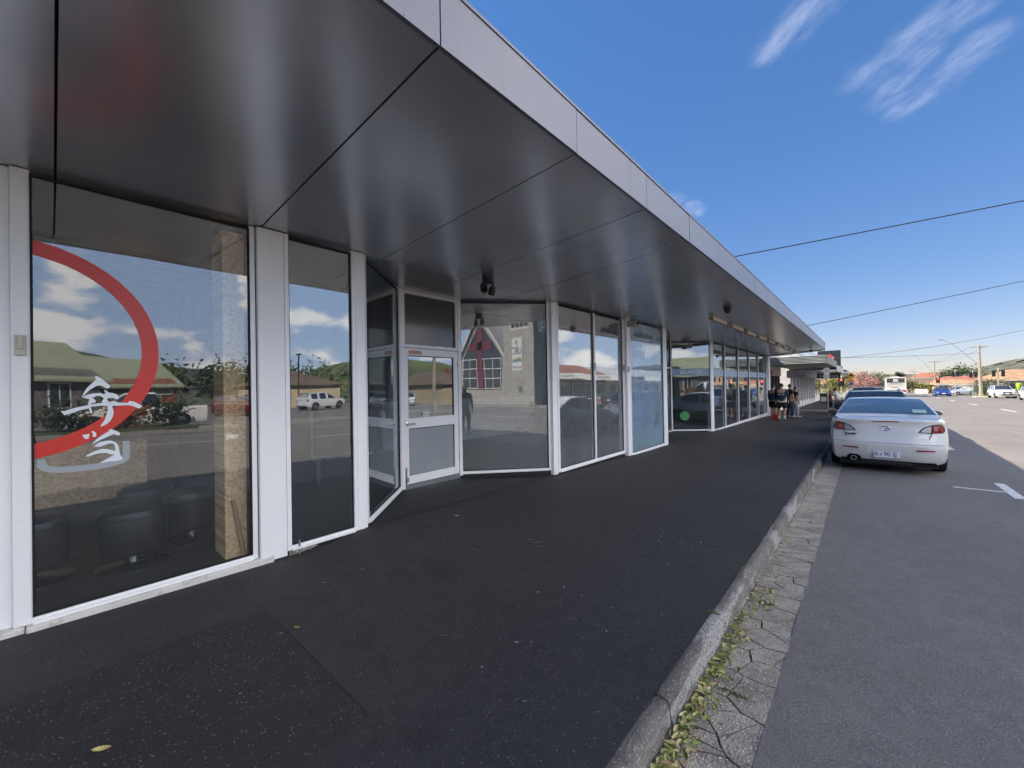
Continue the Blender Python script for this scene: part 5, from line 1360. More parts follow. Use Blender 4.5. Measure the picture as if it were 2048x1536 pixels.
def signal(x, y, top, lab, heads=((0, 1),), lit=False, face=-1, target=True):
    z0 = gz(y)+.12; s_ = thing('traffic_signal', lab, 'traffic light', (x, y, z0), 0, 'traffic signals at the crossing'); h = top-z0
    MB().tube([(0, 0, 0), (0, 0, h)], .06, 8).build('post', M['concrete_pole'], s_)
    MB().lathe([(0, h), (.05, h), (.05, h+.12), (0, h+.16)], (0, 0, 0), 'z', 10).build('cap', M['sign_white'], s_)
    for (dx, sd) in heads:
        hd = empty('signal_head', (dx, -.10, h-.62), s_)
        MB().box(-.17, .17, -.06, .08, -.42, .45).build('case', M['signal_black'], hd, bevel=.04)
        if lit: MB().box(-.26, .26, .082, .10, -.5, .53).box(-.24, .24, .07, .081, .5, .525).build('backing_board', M['signal_black'], hd)
        for k, nm_ in ((.27, 'red'), (0, 'amber'), (-.27, 'green')):
            MB().lathe([(0, -.075), (.10, -.07), (.11, -.06), (0, -.06)], (0, 0, k), 'y', 14).build(nm_+'_lamp', M['red_on'] if (lit and nm_ == 'red') else M['trim'], hd, True)
            MB().tube([(.11*math.cos(a), -.12, k+.11*math.sin(a)) for a in np.linspace(-.2, math.pi+.2, 9)], .012, 4).build('visor', M['signal_black'], hd)
signal(-2.13, 62.0, 2.15, 'traffic signal showing red at the left corner by the footpath', lit=True)
signal(10.5, 112.0, 2.1, 'traffic signal showing red beside the far pole', lit=True)
signal(11.4, 100.0, 3.1, 'pair of dark traffic signals just right of the blue car', heads=((-.28, 1), (.28, 1)))
signal(12.95, 97.0, 2.9, 'dark traffic signal left of the nearest power pole', heads=((-.25, 1), (.3, 1)))
signal(13.9, 86.5, 2.95, 'pair of dark traffic signals above the white four wheel drive', heads=((-.42, 1), (.42, 1)))
s_ = thing('warning_sign', 'amber diamond warning sign with plates on a post by the pink tree', 'sign', (-1.18, 60.0, pz(-1.2, 60)))
MB().tube([(0, 0, 0), (0, 0, 3.0)], .03, 8).build('post', M['steel_pole'], s_)
zc = 2.24-s_.location.z
MB().prism([(0, zc-.42), (.42, zc), (0, zc+.42), (-.42, zc)], 'y', -.05, -.03).build('diamond', M['amber'], s_)
MB().box(-.12, .12, -.056, -.051, zc-.05, zc+.02).prism([(-.2, zc+.02), (.2, zc+.02), (0, zc+.18)], 'y', -.056, -.051).build('symbol', M['trim'], s_)
MB().box(-.20, .20, -.05, -.03, zc-.68, zc-.44).build('plate', M['amber'], s_)
MB().lathe([(0, -.05), (.2, -.05), (.2, -.03), (0, -.03)], (0, 0, zc-.90), 'y', 20).build('blue_disc', mat('sign_blue', (.06, .16, .42), .5), s_)
# island with kerb at the pole
o = MB().box(11.7, 16.5, 85.6, 86.0, gz(86)+.0, gz(86)+.15).box(11.7, 12.1, 86.0, 88.4, gz(88), gz(88)+.15).box(12.1, 16.5, 86, 88.4, gz(88), gz(88)+.14).build('kerb_island', mat('yellow_kerb', (.62, .54, .34), .8, var=.2), None); o['kind'] = 'structure'
o = thing('litter_bin', 'lime green bin on a post at the right edge', 'bin', (14.95, 82.5, gz(82.5)+.12))
MB().lathe([(0, 1.0), (.16, 1.0), (.26, 1.7), (.22, 1.82), (0, 1.85)], (0, 0, 0), 'z', 16).build('bin_body', mat('lime_plastic', (.35, .55, .03), .5), o, True)
MB().tube([(0, 0, 0), (0, 0, 1.0)], .05, 8).build('post', M['sign_white'], o)

# ================================================================ houses, fences and trees ahead
M['tile_red'] = mat('terracotta_tiles', (.32, .125, .08), .8, var=.25, vscale=1.5)
M['tile_orange'] = mat('orange_tiles', (.35, .215, .12), .8, var=.25, vscale=1.5)
M['tile_brown'] = mat('brown_tiles', (.16, .115, .085), .8, var=.25, vscale=1.5)
M['brick_cream'] = mat('cream_brick', (.52, .42, .28), .85, var=.12)
M['brick_red'] = mat('red_brick', (.27, .10, .065), .85, var=.2)
M['win_white'] = mat('window_white', (.70, .70, .69), .5)
def house(name, lab, x, y, w, d, h, rh, rz, wall, roof, hip=.35, group='houses beyond the crossing', z=None, chim=False, wins=3):
    t_ = thing(name, lab, 'house', (x, y, gz(y) if z is None else z), rz, group)
    MB().box(-w/2, w/2, -d/2, d/2, -.3, h).build('wall', M[wall], t_)
    o_ = .45; hx = w/2*(1-hip)
    r_ = MB(); r_.add([(-w/2-o_, -d/2-o_, h-.05), (w/2+o_, -d/2-o_, h-.05), (w/2+o_, d/2+o_, h-.05), (-w/2-o_, d/2+o_, h-.05), (-hx, 0, h+rh), (hx, 0, h+rh)], [(0, 1, 5, 4), (1, 2, 5), (2, 3, 4, 5), (3, 0, 4), (3, 2, 1, 0)])
    rf = r_.build('roof', M[roof], t_)
    g_ = MB(); g_.box(-w/2-o_-.06, w/2+o_+.06, -d/2-o_-.08, -d/2-o_-.002, h-.16, h-.02); g_.build('gutter', M['win_white'], rf)
    if chim: MB().box(hx*.4, hx*.4+.7, -.3, .4, h+rh*.5, h+rh+.7).build('chimney', M['brick_red'], rf)
    for k in range(wins):
        xx = -w/2+w*(k+.5)/wins
        for (yy, sg) in ((-d/2, -1),):
            wn_ = MB().box(xx-.75, xx+.75, yy-.03, yy-.003, .85, 2.1).build('window', M['win_white'], t_)
            MB().box(xx-.68, xx-.03, yy-.04, yy-.031, .92, 2.03).box(xx+.03, xx+.68, yy-.04, yy-.031, .92, 2.03).build('pane', M['car_glass'], wn_)
    return t_
house('tiled_house', 'cream house with red tiled roof behind the silver sedan', 16.6, 135, 9, 9, 2.2, 1.5, .15, 'brick_cream', 'tile_red', chim=True)
house('tiled_house', 'low house with orange tiled roof just right of the blue car', 14.0, 128, 6.0, 8, 1.9, 1.0, .1, 'brick_cream', 'tile_orange')
house('tiled_house', 'wide house with sandy orange roof at the right edge', 23.0, 122, 10, 10, 2.6, 2.0, .2, 'brick_cream', 'tile_orange', hip=.5)
house('tiled_house', 'brown roofed house in the middle distance beyond the short pole', 13.0, 175, 11, 9, 2.4, 1.5, -.1, 'brick_cream', 'tile_brown')
house('tiled_house', 'green roofed house far behind the second pole', 21.0, 185, 10, 9, 3.2, 1.6, .2, 'brick_cream', 'tile_brown')
house('tiled_house', 'red roofed house far off left of the bus', -6, 168, 12, 9, 2.6, 1.7, 0, 'brick_cream', 'tile_red')
house('tiled_house', 'orange roofed house climbing the slope at the right', 30, 150, 14, 10, 2.4, 1.2, .3, 'brick_cream', 'tile_orange', hip=.4)
house('tiled_house', 'small far house with dark roof right of the bus', 8.0, 215, 11, 9, 3.0, 1.6, 0, 'brick_cream', 'tile_brown')
house('tiled_house', 'pale far house with red roof between the poles', 20.5, 225, 13, 9, 4.2, 1.8, 0, 'shop_white', 'tile_red')
fen = thing('paling_fence', 'pale timber paling fence along the side street', 'fence', (12.9, 117.5, gz(117)))
pm = MB().box(0, .14, 0, .025, 0, 1.75).mesh('paling', mat('grey_paling', (.42, .38, .33), .85, var=.2, vscale=3))
for k in range(46): link('paling', pm, fen, (k*.155, k*-.02, 0))
for z in (.4, 1.3): MB().tube([(0, .06, z), (7.2, -.86, z)], .04, 4).build('rail', M['timber_pole'], fen)
w_ = MB().box(7.7, 9.6, 118, 118.2, gz(118)-.1, gz(118)+1.0).build('low_wall', M['shop_white'], None); tag(w_, 'low white garden wall left of the blue car', 'wall')

LF = {}
def foliage_mat(name, c, v=.45):
    t = NT(name); n = t.noise(t.pos(), 1.3, 3); n2 = t.noise(t.pos(), 9, 2)
    col = t.mix(t.ramp(n, .3, .7), [x*(1-v) for x in c], [min(1, x*(1+v)) for x in c]); col = t.mix(t.ramp(n2, .4, .7, 0, .5), col, [x*1.5 for x in c])
    t.set(col, .7, spec=.2); return t.m
for nm_, c in (('green', (.055, .085, .028)), ('olive', (.085, .090, .032)), ('dark', (.030, .050, .024)), ('pink', (.34, .17, .14)), ('yellow', (.17, .17, .045)), ('grey', (.075, .085, .06)), ('rust', (.20, .075, .035))): LF[nm_] = foliage_mat('foliage_'+nm_, c)
M['bark'] = mat('bark', (.10, .075, .055), .9, var=.3, vscale=8)
def tree(lab, x, y, h, r, kind, n=900, trunk=.35, leaf=.16, z=None, name='tree', group='trees down the street', bare=0.0, squash=1.0, seed=1):
    rr = random.Random(seed); t_ = thing(name, lab, 'tree' if name == 'tree' else 'shrub', (x, y, gz(y) if z is None else z), 0, group)
    b = MB(); th = h*trunk
    b.tube([(0, 0, -.2), (.03*h*.3, 0, th*.5), (0, .02, th), (0, 0, h*.7)], [.035*h*.6, .028*h*.6, .02*h*.6, .006*h], 8)
    tips = []
    for k in range(11):
        a = rr.uniform(0, 6.28); zz = th*.8+(h-th)*rr.uniform(.05, .75); l = r*rr.uniform(.55, 1.0)*(1-abs((zz-th)/(h-th)-.4)*.6)
        e = Vector((l*math.cos(a), l*math.sin(a), min(h*.97, zz+l*rr.uniform(.3, .8)))); tips.append(e)
        b.tube([(0, 0, zz-.1), e*.5+Vector((0, 0, zz*.45)), e], [.012*h*.5, .008*h*.5, .003*h], 5)
        if bare:
            for q in range(6):
                e2 = e+Vector((rr.gauss(0, .3), rr.gauss(0, .3), rr.uniform(.0, .5)))*r*.5; b.tube([e*.75+Vector((0, 0, zz*.2)), e2], [.005*h*.5, .002*h*.5], 4)
    b.build('trunk', M['bark'], t_, True)
    f = MB(); cl = tips+[Vector((rr.gauss(0, .3)*r, rr.gauss(0, .3)*r, th+(h-th)*rr.uniform(.2, .95))) for _ in range(9)]
    for k in range(n):
        c = rr.choice(cl); g = r*.30
        q = Vector((c.x+rr.gauss(0, g), c.y+rr.gauss(0, g), c.z+rr.gauss(0, g*.75*squash)))
        if q.z < th*.5: q.z = th*.5+rr.random()*.3
        s_ = leaf*rr.uniform(.6, 1.4); u = Vector((rr.gauss(0, 1), rr.gauss(0, 1), rr.gauss(0, .7))).normalized(); w = u.orthogonal().normalized()*s_*.55; u = u*s_
        f.quad(q-u, q+w, q+u, q-w)
    f.build('crown', LF[kind], t_, clean=False)
    return t_
tree('bare pink twigged tree behind the amber sign', -.6, 76, 4.0, 1.4, 'pink', 1400, .25, .08, bare=1, seed=3)
tree('second bare pink tree beyond the first', .6, 92, 3.4, 1.5, 'pink', 1100, .25, .09, bare=1, seed=4)
tree('bright green tree behind the left traffic signal', -3.8, 80, 2.9, 1.6, 'yellow', 1000, .2, .14, seed=5)
tree('grey green tree left of the bus', 1.2, 120, 3.6, 2.4, 'grey', 900, .2, .2, seed=6)
tree('rounded olive tree just beyond the bus', 2.0, 165, 5.2, 3.4, 'olive', 900, .2, .3, seed=7)
tree('olive shrubby tree between the bus and the short pole', 7.4, 128, 2.6, 1.6, 'olive', 900, .15, .16, seed=8)
tree('yellow green bush right of the short pole', 9.6, 128, 2.1, 1.5, 'yellow', 900, .1, .15, name='bush', seed=9)
tree('dark rounded shrub behind the power pole', 17.0, 112, 2.2, 1.9, 'grey', 1200, .1, .16, name='bush', seed=10)
tree('low green bush beside the power pole', 14.0, 96, 1.2, .9, 'green', 700, .1, .1, name='bush', seed=11)
tree('distant dark pine on the skyline', 11.8, 260, 7.5, 1.6, 'dark', 700, .2, .35, seed=12)
tree('distant dark tree above the red roofs', 19.0, 170, 6.0, 3.2, 'dark', 900, .2, .3, seed=13)
tree('distant tree on the skyline behind the pair of signals', 25.0, 200, 7.0, 4.0, 'olive', 900, .2, .35, seed=14)
tree('far grey tree left of the pink trees', -4.5, 130, 4.2, 2.6, 'grey', 900, .2, .22, seed=15)
# hills
def hill(name, cx, cy, sx, sy, h, m, seed=0):
    b = MB(); n = 26; rr = random.Random(seed); ph = [rr.uniform(0, 6) for _ in range(6)]
    def z(u, v):
        d_ = u*u+v*v; base = max(0, 1-d_)**1.3
        return base*h*(1+.14*math.sin(u*5+ph[0])+.1*math.sin(v*7+ph[1])+.07*math.sin(u*11+v*9+ph[2]))-2.2
    for i in range(n):
        for j in range(n):
            u0, u1, v0, v1 = -1+2*i/n, -1+2*(i+1)/n, -1+2*j/n, -1+2*(j+1)/n
            b.quad(*[(cx+u*sx, cy+v*sy, z(u, v)) for u, v in ((u0, v0), (u1, v0), (u1, v1), (u0, v1))])
    o = b.build(name, m, None, True); o['kind'] = 'structure'; return o
M['hill_wood'] = mat('wooded_hill', (.085, .085, .055), .95, var=.5, vscale=.12)
M['hill_grass'] = mat('pasture_hill', (.12, .145, .06), .95, var=.3, vscale=.02)
hill('wooded_hill', 150, 470, 115, 150, 27, M['hill_wood'], 2)
hill('wooded_ridge', 430, -40, 170, 260, 30, M['hill_wood'], 4)
hill('pasture_hill', 520, 330, 190, 190, 46, M['hill_grass'], 5)
hill('far_ridge', -120, 900, 420, 200, 16, M['hill_wood'], 6)
# ================================================================ across the street: seen in the shop glass
M['stone'] = mat('grey_stone', (.165, .15, .14), .9, var=.3, vscale=3)
M['roof_green'] = mat('pale_green_roof', (.33, .36, .24), .6, var=.1)
M['block_grey'] = mat('grey_block', (.40, .385, .35), .9, var=.15, vscale=5)
M['block_dark'] = mat('shade_and_vent_grey', (.14, .15, .165), .8)  # dark tone carries the tower side's shade; also used for the vent
M['maroon'] = mat('maroon_cross', (.18, .02, .045), .5)
def gable_hall(lab, x, y, w, d, h, rh, rz, wall='stone', roof='roof_green', clere=False):
    t_ = thing('church_hall', lab, 'hall', (x, y, gz(y)), rz, 'buildings across the street')
    MB().prism([(-w/2, -.3), (w/2, -.3), (w/2, h), (0, h+rh), (-w/2, h)], 'y', -d/2, d/2).build('wall', M[wall], t_)
    for sg in (-1, 1):
        MB().add([(sg*(w/2+.4), -d/2-.4, h-.36), (0, -d/2-.4, h+rh+.06), (0, d/2+.4, h+rh+.06), (sg*(w/2+.4), d/2+.4, h-.36), (sg*(w/2+.4), -d/2-.4, h-.24), (0, -d/2-.4, h+rh+.20), (0, d/2+.4, h+rh+.20), (sg*(w/2+.4), d/2+.4, h-.24)],
                 [(0, 1, 2, 3), (7, 6, 5, 4), (0, 4, 5, 1), (1, 5, 6, 2), (2, 6, 7, 3), (3, 7, 4, 0)]).build('roof', M[roof], t_)
    for k in range(3):
        yy = -d/2+d*(k+.5)/3
        wn_ = MB().box(-w/2-.04, -w/2-.003, yy-.45, yy+.45, .9, 2.3).build('window', M['win_white'], t_)
        MB().box(-w/2-.05, -w/2-.041, yy-.38, yy-.03, .97, 2.23).box(-w/2-.05, -w/2-.041, yy+.03, yy+.38, .97, 2.23).build('pane', M['car_glass'], wn_)
    return t_
gable_hall('dark stone hall with pale green roof across the street', 28.5, -4.4, 9, 10, 2.7, 1.9, -.35)
h2 = gable_hall('long hall with green roof and a row of white windows across the street', 37.0, 1.2, 9, 9.0, 2.5, 1.9, -.25, 'brick_red')
MB().box(-4.62, -4.5, -4.2, 4.2, 1.6, 2.3).build('window_band', M['win_white'], h2)
for k in range(6): MB().box(-4.64, -4.621, -4.0+k*1.38, -2.75+k*1.38, 1.68, 2.22).build('pane', M['car_glass'], h2)
# church with tower
ch = thing('church', 'grey block church tower with a white church sign across the street', 'church', (15.9, -8.4, gz(-8)+.14), 0, 'buildings across the street'); ch.scale = (.55, .55, .86)
MB().box(0, 6.5, -2.6, 2.7, -.5, 11).build('tower', M['block_grey'], ch)
MB().box(.02, 6.5, 2.701, 2.74, -.5, 11).build('tower_side_shade', M['block_dark'], ch)  # thin sheet in darker grey, the side's shade put into its colour
for (y0_, z0_) in ((-1.1, 7.0), (-.3, 7.0), (.5, 7.0), (1.3, 7.0)): MB().box(-.04, -.002, y0_, y0_+.55, z0_, z0_+1.6).build('belfry_window', M['car_glass'], ch)
MB().box(-.03, -.001, -1.3, 2.0, 6.8, 6.99).box(-.03, -.001, -1.3, -1.12, 6.99, 8.7).build('belfry_frame', M['win_white'], ch)
for (x_, z_) in ((1.2, 6.6), (3.0, 6.6)):
    wn_ = MB().box(x_, x_+1.3, 2.742, 2.77, z_, z_+1.6).build('window', M['win_white'], ch); MB().box(x_+.1, x_+.6, 2.772, 2.78, z_+.1, z_+1.5).box(x_+.7, x_+1.2, 2.772, 2.78, z_+.1, z_+1.5).build('pane', M['car_glass'], wn_)
sg_ = empty('church_sign', (0, 0, 0), ch)
MB().box(-.06, -.004, -.95, .85, 3.05, 6.05).build('panel', M['sign_white'], sg_)
MB().box(-.07, -.061, -.20, -.02, 5.35, 5.95).box(-.07, -.061, -.40, .18, 5.58, 5.74).build('cross', mat('lime_print', (.42, .55, .05), .5), sg_)
FM = lambda y_, z_: face_mat((-.063, y_, z_), (0, -1, 0), (0, 0, 1))
text_mesh('lettering', 'UBC', .95, mat('slate_print', (.04, .055, .07), .5), sg_, FM(-.08, 4.85), .003, .85, .01)
b = MB(); c = MB()
for k in range(12):
    y0_, y1_ = -.85+k*1.6/12, -.85+(k+1)*1.6/12; f_ = lambda y_: .07*math.sin(y_*4)
    c.add([(-.066, y0_, 3.85+f_(y0_)*.5), (-.066, y1_, 3.85+f_(y1_)*.5), (-.066, y1_, 4.10+f_(y1_)), (-.066, y0_, 4.10+f_(y0_))], [(0, 1, 2, 3)])
    b.add([(-.068, y0_, 4.14+f_(y0_)), (-.068, y1_, 4.14+f_(y1_)), (-.068, y1_, 4.24+f_(y1_)), (-.068, y0_, 4.24+f_(y0_))], [(0, 1, 2, 3)])
b.build('lime_wave', bpy.data.materials['lime_print'], sg_); c.build('teal_wave', mat('teal_print', (.08, .25, .30), .5), sg_)
text_mesh('lettering', 'BAPTIST CHURCH', .24, bpy.data.materials['slate_print'], sg_, FM(-.05, 3.35), .003, .82, .004)
MB().box(-.03, -.001, .1, .75, 1.05, 1.65).build('vent', M['block_dark'], ch)
nv = empty('nave', (0, 0, 0), ch)
MB().prism([(-11.5, -.5), (-2.62, -.5), (-2.62, 4.2), (-7.0, 8.6), (-11.5, 4.2)], 'x', .5, 14).build('wall', M['block_grey'], nv)
for sg in (-1, 1): MB().add([(.1, -7.0+sg*4.9, 3.85), (.1, -7.0, 8.75), (14, -7.0, 8.75), (14, -7.0+sg*4.9, 3.85), (.1, -7.0+sg*4.9, 4.1), (.1, -7.0, 9.0), (14, -7.0, 9.0), (14, -7.0+sg*4.9, 4.1)], [(0, 1, 2, 3), (7, 6, 5, 4), (0, 4, 5, 1), (1, 5, 6, 2), (2, 6, 7, 3), (3, 7, 4, 0)]).build('roof', M['win_white'], nv)
MB().prism([(-10.4, 1.5), (-3.4, 1.5), (-3.4, 4.6), (-7.0, 7.9), (-10.4, 4.6)], 'x', .40, .499).build('window_wall', M['car_glass'], nv)
b = MB()
for k in range(6): b.box(.34, .398, -10.4+k*1.4-.04, -10.4+k*1.4+.04, 1.5, 4.4)
for k in range(4): b.box(.345, .397, -10.4, -3.4, 1.5+k*.95-.04, 1.5+k*.95+.04)
b.build('glazing_bar', M['win_white'], nv)
MB().box(.30, .338, -7.5, -6.5, 1.5, 7.2).box(.30, .338, -9.0, -5.0, 5.2, 6.0).build('cross', M['maroon'], nv)
# row of shops across the street
for k, (y0_, y1_, lab, wallm, signm, txt, tcol) in enumerate((
        (33, 41, 'brick shop with blue and white sign band across the street', 'brick_red', 'sign_white', 'NEWSAGENCY', 'trim'),
        (41, 50, 'brick shop with long white sign band across the street', 'brick_red', 'sign_white', 'HOME & GARDEN', 'trim'),
        (50, 58, 'cream shop with black and yellow sign across the street', 'shop_white', 'dark_sign', 'Quickfix', 'amber'),
        (58, 68, 'cream shop with white sign band across the street', 'shop_white', 'sign_white', '', 'trim'),
        (68, 80, 'cream shop with maroon sign across the street', 'shop_white', 'maroon', 'KELARNEY', 'sign_white'))):
    t_ = thing('shop', lab, 'shop', (18.6, y0_, gz(y0_)+.14), 0, 'buildings across the street'); L_ = y1_-y0_-.02
    MB().box(0, 9, 0, L_, -.6, 3.6).build('wall', M[wallm], t_)
    MB().box(-2.0, 0, 0, L_, 2.75, 2.85).build('awning', M['shop_white'], t_)
    MB().box(-2.05, -2.0, 0, L_, 2.72, 3.40).build('fascia', M['shop_white'], t_)
    MB().box(-2.09, -2.051, L_*.12, L_*.88, 2.80, 3.34).build('sign', M[signm], t_)
    if txt: text_mesh('lettering', txt, .42, M[tcol], t_, face_mat((-2.095, L_*.5, 3.07), (0, -1, 0), (0, 0, 1)), .003)
    MB().add([(-.2, -.05, 3.55), (-.2, L_+.05, 3.55), (4.5, L_+.05, 5.0), (4.5, -.05, 5.0)], [(0, 1, 2, 3)]).add([(9.2, -.05, 3.55), (9.2, L_+.05, 3.55), (4.5, L_+.05, 5.0), (4.5, -.05, 5.0)], [(0, 1, 2, 3)]).build('roof', M['tile_red' if k < 2 else 'corr_pale'], t_)
    for q in range(3):
        w_ = MB().box(-.05, -.003, .4+q*L_/3, L_/3-.2+q*L_/3, .4, 2.4).build('window', M['win_white'], t_)
        MB().box(-.06, -.051, .5+q*L_/3, L_/3-.3+q*L_/3, .5, 2.3).build('pane', M['car_glass'], w_)
house('brown_roofed_house', 'low brown roofed house behind the car park', 46, 20, 12, 10, 2.6, 1.6, .4, 'brick_cream', 'tile_brown', group='buildings across the street')
house('brown_roofed_house', 'long brown roofed house with chimney past the car park', 40, 40, 14, 11, 2.7, 2.0, 1.3, 'brick_cream', 'tile_brown', group='buildings across the street', chim=True)
o = thing('car_park_lamp', 'tall slim lamp post in the car park across the street', 'lamp post', (32.4, 15.4, gz(15)), 0); MB().tube([(0, 0, 0), (0, 0, 5.1)], .06, 8).build('post', M['trim'], o); MB().box(-.3, .3, -.12, .12, 5.1, 5.25).build('lantern', M['trim'], o)
struct('garden_bed', MB().box(14.75, 17.4, -4, 4.4, gz(0)-.1, gz(0)+.20), M['earth'])
for k, (x, y) in enumerate(((16.0, -3.0), (16.3, -1.4), (16.0, .4), (16.4, 2.2), (16.2, 3.6))):
    tree(['leftmost', 'second', 'middle', 'fourth', 'rightmost'][k]+' dark shrub in the garden bed across the street', x, y, 1.25, .75, ['dark', 'green', 'dark', 'rust', 'dark'][k], 600, .1, .09, name='bush', group='shrubs in the garden bed', seed=20+k)
for k, (x, y, h, r) in enumerate(((52, 8, 5, 3), (50, 14, 4.5, 3), (55, 27, 5.5, 3.6), (52, 34, 6, 4), (60, 20, 6, 4), (44, 30, 4, 2.5))):
    tree(['tree behind the green roofed halls', 'tree at the back of the car park', 'tree beside the brown roofed house', 'tree between the two brown roofed houses', 'tallest tree behind the car park', 'small tree at the car park edge'][k]+' across the street', x, y, h, r, 'dark' if k % 2 else 'green', 700, .15, .3, group='trees across the street', seed=40+k)
# ================================================================ people
M['skin'] = mat('skin', (.46, .28, .20), .55, var=.06)
M['hair_dark'] = mat('dark_hair', (.018, .013, .010), .6)
M['hair_brown'] = mat('brown_hair', (.05, .028, .016), .6)
def skin_mesh(name, V, E, rad, m, parent, sub=2, root=0):
    me = bpy.data.meshes.new(name); me.from_pydata(V, E, []); o = link(name, me)
    md = o.modifiers.new('skin', 'SKIN'); md.use_smooth_shade = True
    for i, r_ in enumerate(rad):
        r_ = r_ if isinstance(r_, tuple) else (r_, r_); me.skin_vertices[0].data[i].radius = r_
    me.skin_vertices[0].data[root].use_root = True
    sb = o.modifiers.new('sub', 'SUBSURF'); sb.levels = sub; sb.render_levels = sub
    dg = bpy.context.evaluated_depsgraph_get(); nm = bpy.data.meshes.new_from_object(o.evaluated_get(dg)); bpy.data.objects.remove(o)
    nm.polygons.foreach_set('use_smooth', [True]*len(nm.polygons)); nm.materials.clear(); nm.materials.append(m); nm.name = name
    return link(name, nm, parent)
def person(lab, x, y, rz, h, top, bottom, legs='trousers', hair='hair_dark', sleeves='long', arms=None, stride=.06, socks=None, shoes='trim', z=None, girth=1.0, long_hair=False, lean=0.0, group='people on the footpath'):
    """faces +y in its own space; h in metres"""
    t_ = thing('person', lab, 'person', (x, y, pz(x, y)+.004 if z is None else z), rz, group); k = h/1.75
    hip, kn, an, sh, nk, hd = .92, .49, .085, 1.42, 1.50, 1.62
    S = .185*girth
    arms = arms or (((.235, .0, 1.14), (.245, .06, .90)), ((-.235, .0, 1.14), (-.245, .06, .90)))
    L0 = lambda s: Vector(s)*k
    V = [(0, 0, hip), (0, lean*.4, 1.15), (0, lean*.9, 1.36), (0, lean, nk), (0, lean+.02, 1.60)]; E = [(0, 1), (1, 2), (2, 3), (3, 4)]
    rad = [(.155*girth, .11*girth), (.135*girth, .10*girth), (.155*girth, .105*girth), .055, .06]
    for sg, (el, ha) in zip((1, -1), arms):
        n = len(V); V += [(sg*S, lean*.95, sh-.03), (el[0], el[1]+lean, el[2]), (ha[0], ha[1]+lean, ha[2])]; rad += [.062, .042, .030]
        E += [(2, n), (n, n+1), (n+1, n+2)]
        hx, hy, hz = ha[0], ha[1]+lean, ha[2]; d_ = (Vector(ha)-Vector(el)).normalized()
        m_ = len(V); V += [tuple(Vector((hx, hy, hz))+d_*.085)]; rad += [(.034, .018)]; E += [(n+2, m_)]
        side = Vector((0, 1, 0)) if abs(d_.y) < .7 else Vector((0, 0, 1))
        for q in range(4):
            f0 = Vector((hx, hy, hz))+d_*.09+side*(q-1.5)*.018; f1 = f0+d_*(.06+.012*(1.5-abs(q-1.5))); q0 = len(V); V += [tuple(f0), tuple(f1)]; rad += [.009, .007]; E += [(m_, q0), (q0, q0+1)]
        q0 = len(V); V += [tuple(Vector((hx, hy, hz))+d_*.04+side*.045), tuple(Vector((hx, hy, hz))+d_*.09+side*.06)]; rad += [.011, .008]; E += [(n+2, q0), (q0, q0+1)]
    for sg in (1, -1):
        n = len(V); f_ = stride*sg
        V += [(sg*.095, 0, hip-.06), (sg*.10, f_*.5+.015, kn), (sg*.105, f_-.01, an), (sg*.115, f_+.14, .035)]; rad += [.088*girth, .058, .042, (.042, .028)]
        E += [(0, n), (n, n+1), (n+1, n+2), (n+2, n+3)]
    skin_mesh('body', [tuple(L0(v)) for v in V], E, [tuple(q*k for q in (r_ if isinstance(r_, tuple) else (r_, r_))) for r_ in rad], M['skin'], t_)
    # head with face
    b = MB(); n, mrows = 18, 12; c = Vector((0, lean+.03, hd))
    for i in range(mrows+1):
        ph = math.pi*i/mrows
        for j in range(n):
            a = 2*math.pi*j/n; r_ = math.sin(ph); X = .077*r_*math.cos(a); Y = .098*r_*math.sin(a); Z = .118*math.cos(ph)
            if Z < -.03: X *= 1-.25*min(1, (-Z-.03)/.09); Y = Y*.9+(.02 if Y > 0 else .015)
            b.v.append(tuple((c+Vector((X, Y, Z)))*k))
    for i in range(mrows):
        for j in range(n): b.f.append((i*n+j, i*n+(j+1) % n, (i+1)*n+(j+1) % n, (i+1)*n+j))
    hd_ = b.build('head', M['skin'], t_, True)
    def blob(name, off, r_, m):
        q = (c+Vector(off))*k; MB().lathe([(0, -r_[2]*k), (r_[0]*k*.7, -r_[2]*k*.7), (r_[0]*k, 0), (r_[0]*k*.7, r_[2]*k*.7), (0, r_[2]*k)], tuple(q), 'z', 10).build(name, m, hd_, True)
    blob('nose', (0, .105, -.02), (.014, .02, .028), M['skin'])
    for sg in (-1, 1): blob('eye', (sg*.032, .088, .008), (.012, .01, .008), M['hair_dark']); blob('ear', (sg*.078, 0, -.01), (.014, .02, .032), M['skin'])
    blob('mouth', (0, .092, -.062), (.024, .01, .007), mat('lips', (.35, .13, .11), .5) if 'lips' not in bpy.data.materials else bpy.data.materials['lips'])
    b = MB()
    for i in range(7):
        ph = math.pi*i/mrows*1.12
        for j in range(n):
            a = 2*math.pi*j/n; r_ = math.sin(ph); f_ = 1.0 if math.sin(a) < .25 else max(0.0, 1-(ph-1.0)*2.2) if ph > 1.0 else 1.0
            b.v.append(tuple((c+Vector((.086*r_*math.cos(a), .106*r_*math.sin(a)-.008, .126*math.cos(ph if f_ > .5 else min(ph, 1.0)))))*k))
    for i in range(6):
        for j in range(n): b.f.append((i*n+j, i*n+(j+1) % n, (i+1)*n+(j+1) % n, (i+1)*n+j))
    b.build('hair', M[hair], hd_, True)
    if long_hair: MB().tube([tuple((c+Vector((0, -.07, .04)))*k), tuple((c+Vector((0, -.10, -.10)))*k), tuple((c+Vector((0, -.09, -.26)))*k)], [.075*k, .07*k, .03*k], 10).build('hair', M[hair], hd_, True)
    # clothes
    V = [(0, 0, .86), (0, lean*.3, 1.10), (0, lean*.9, 1.37), (0, lean, 1.475)]; E = [(0, 1), (1, 2), (2, 3)]; rad = [(.185*girth, .135*girth), (.165*girth, .125*girth), (.175*girth, .125*girth), .075]
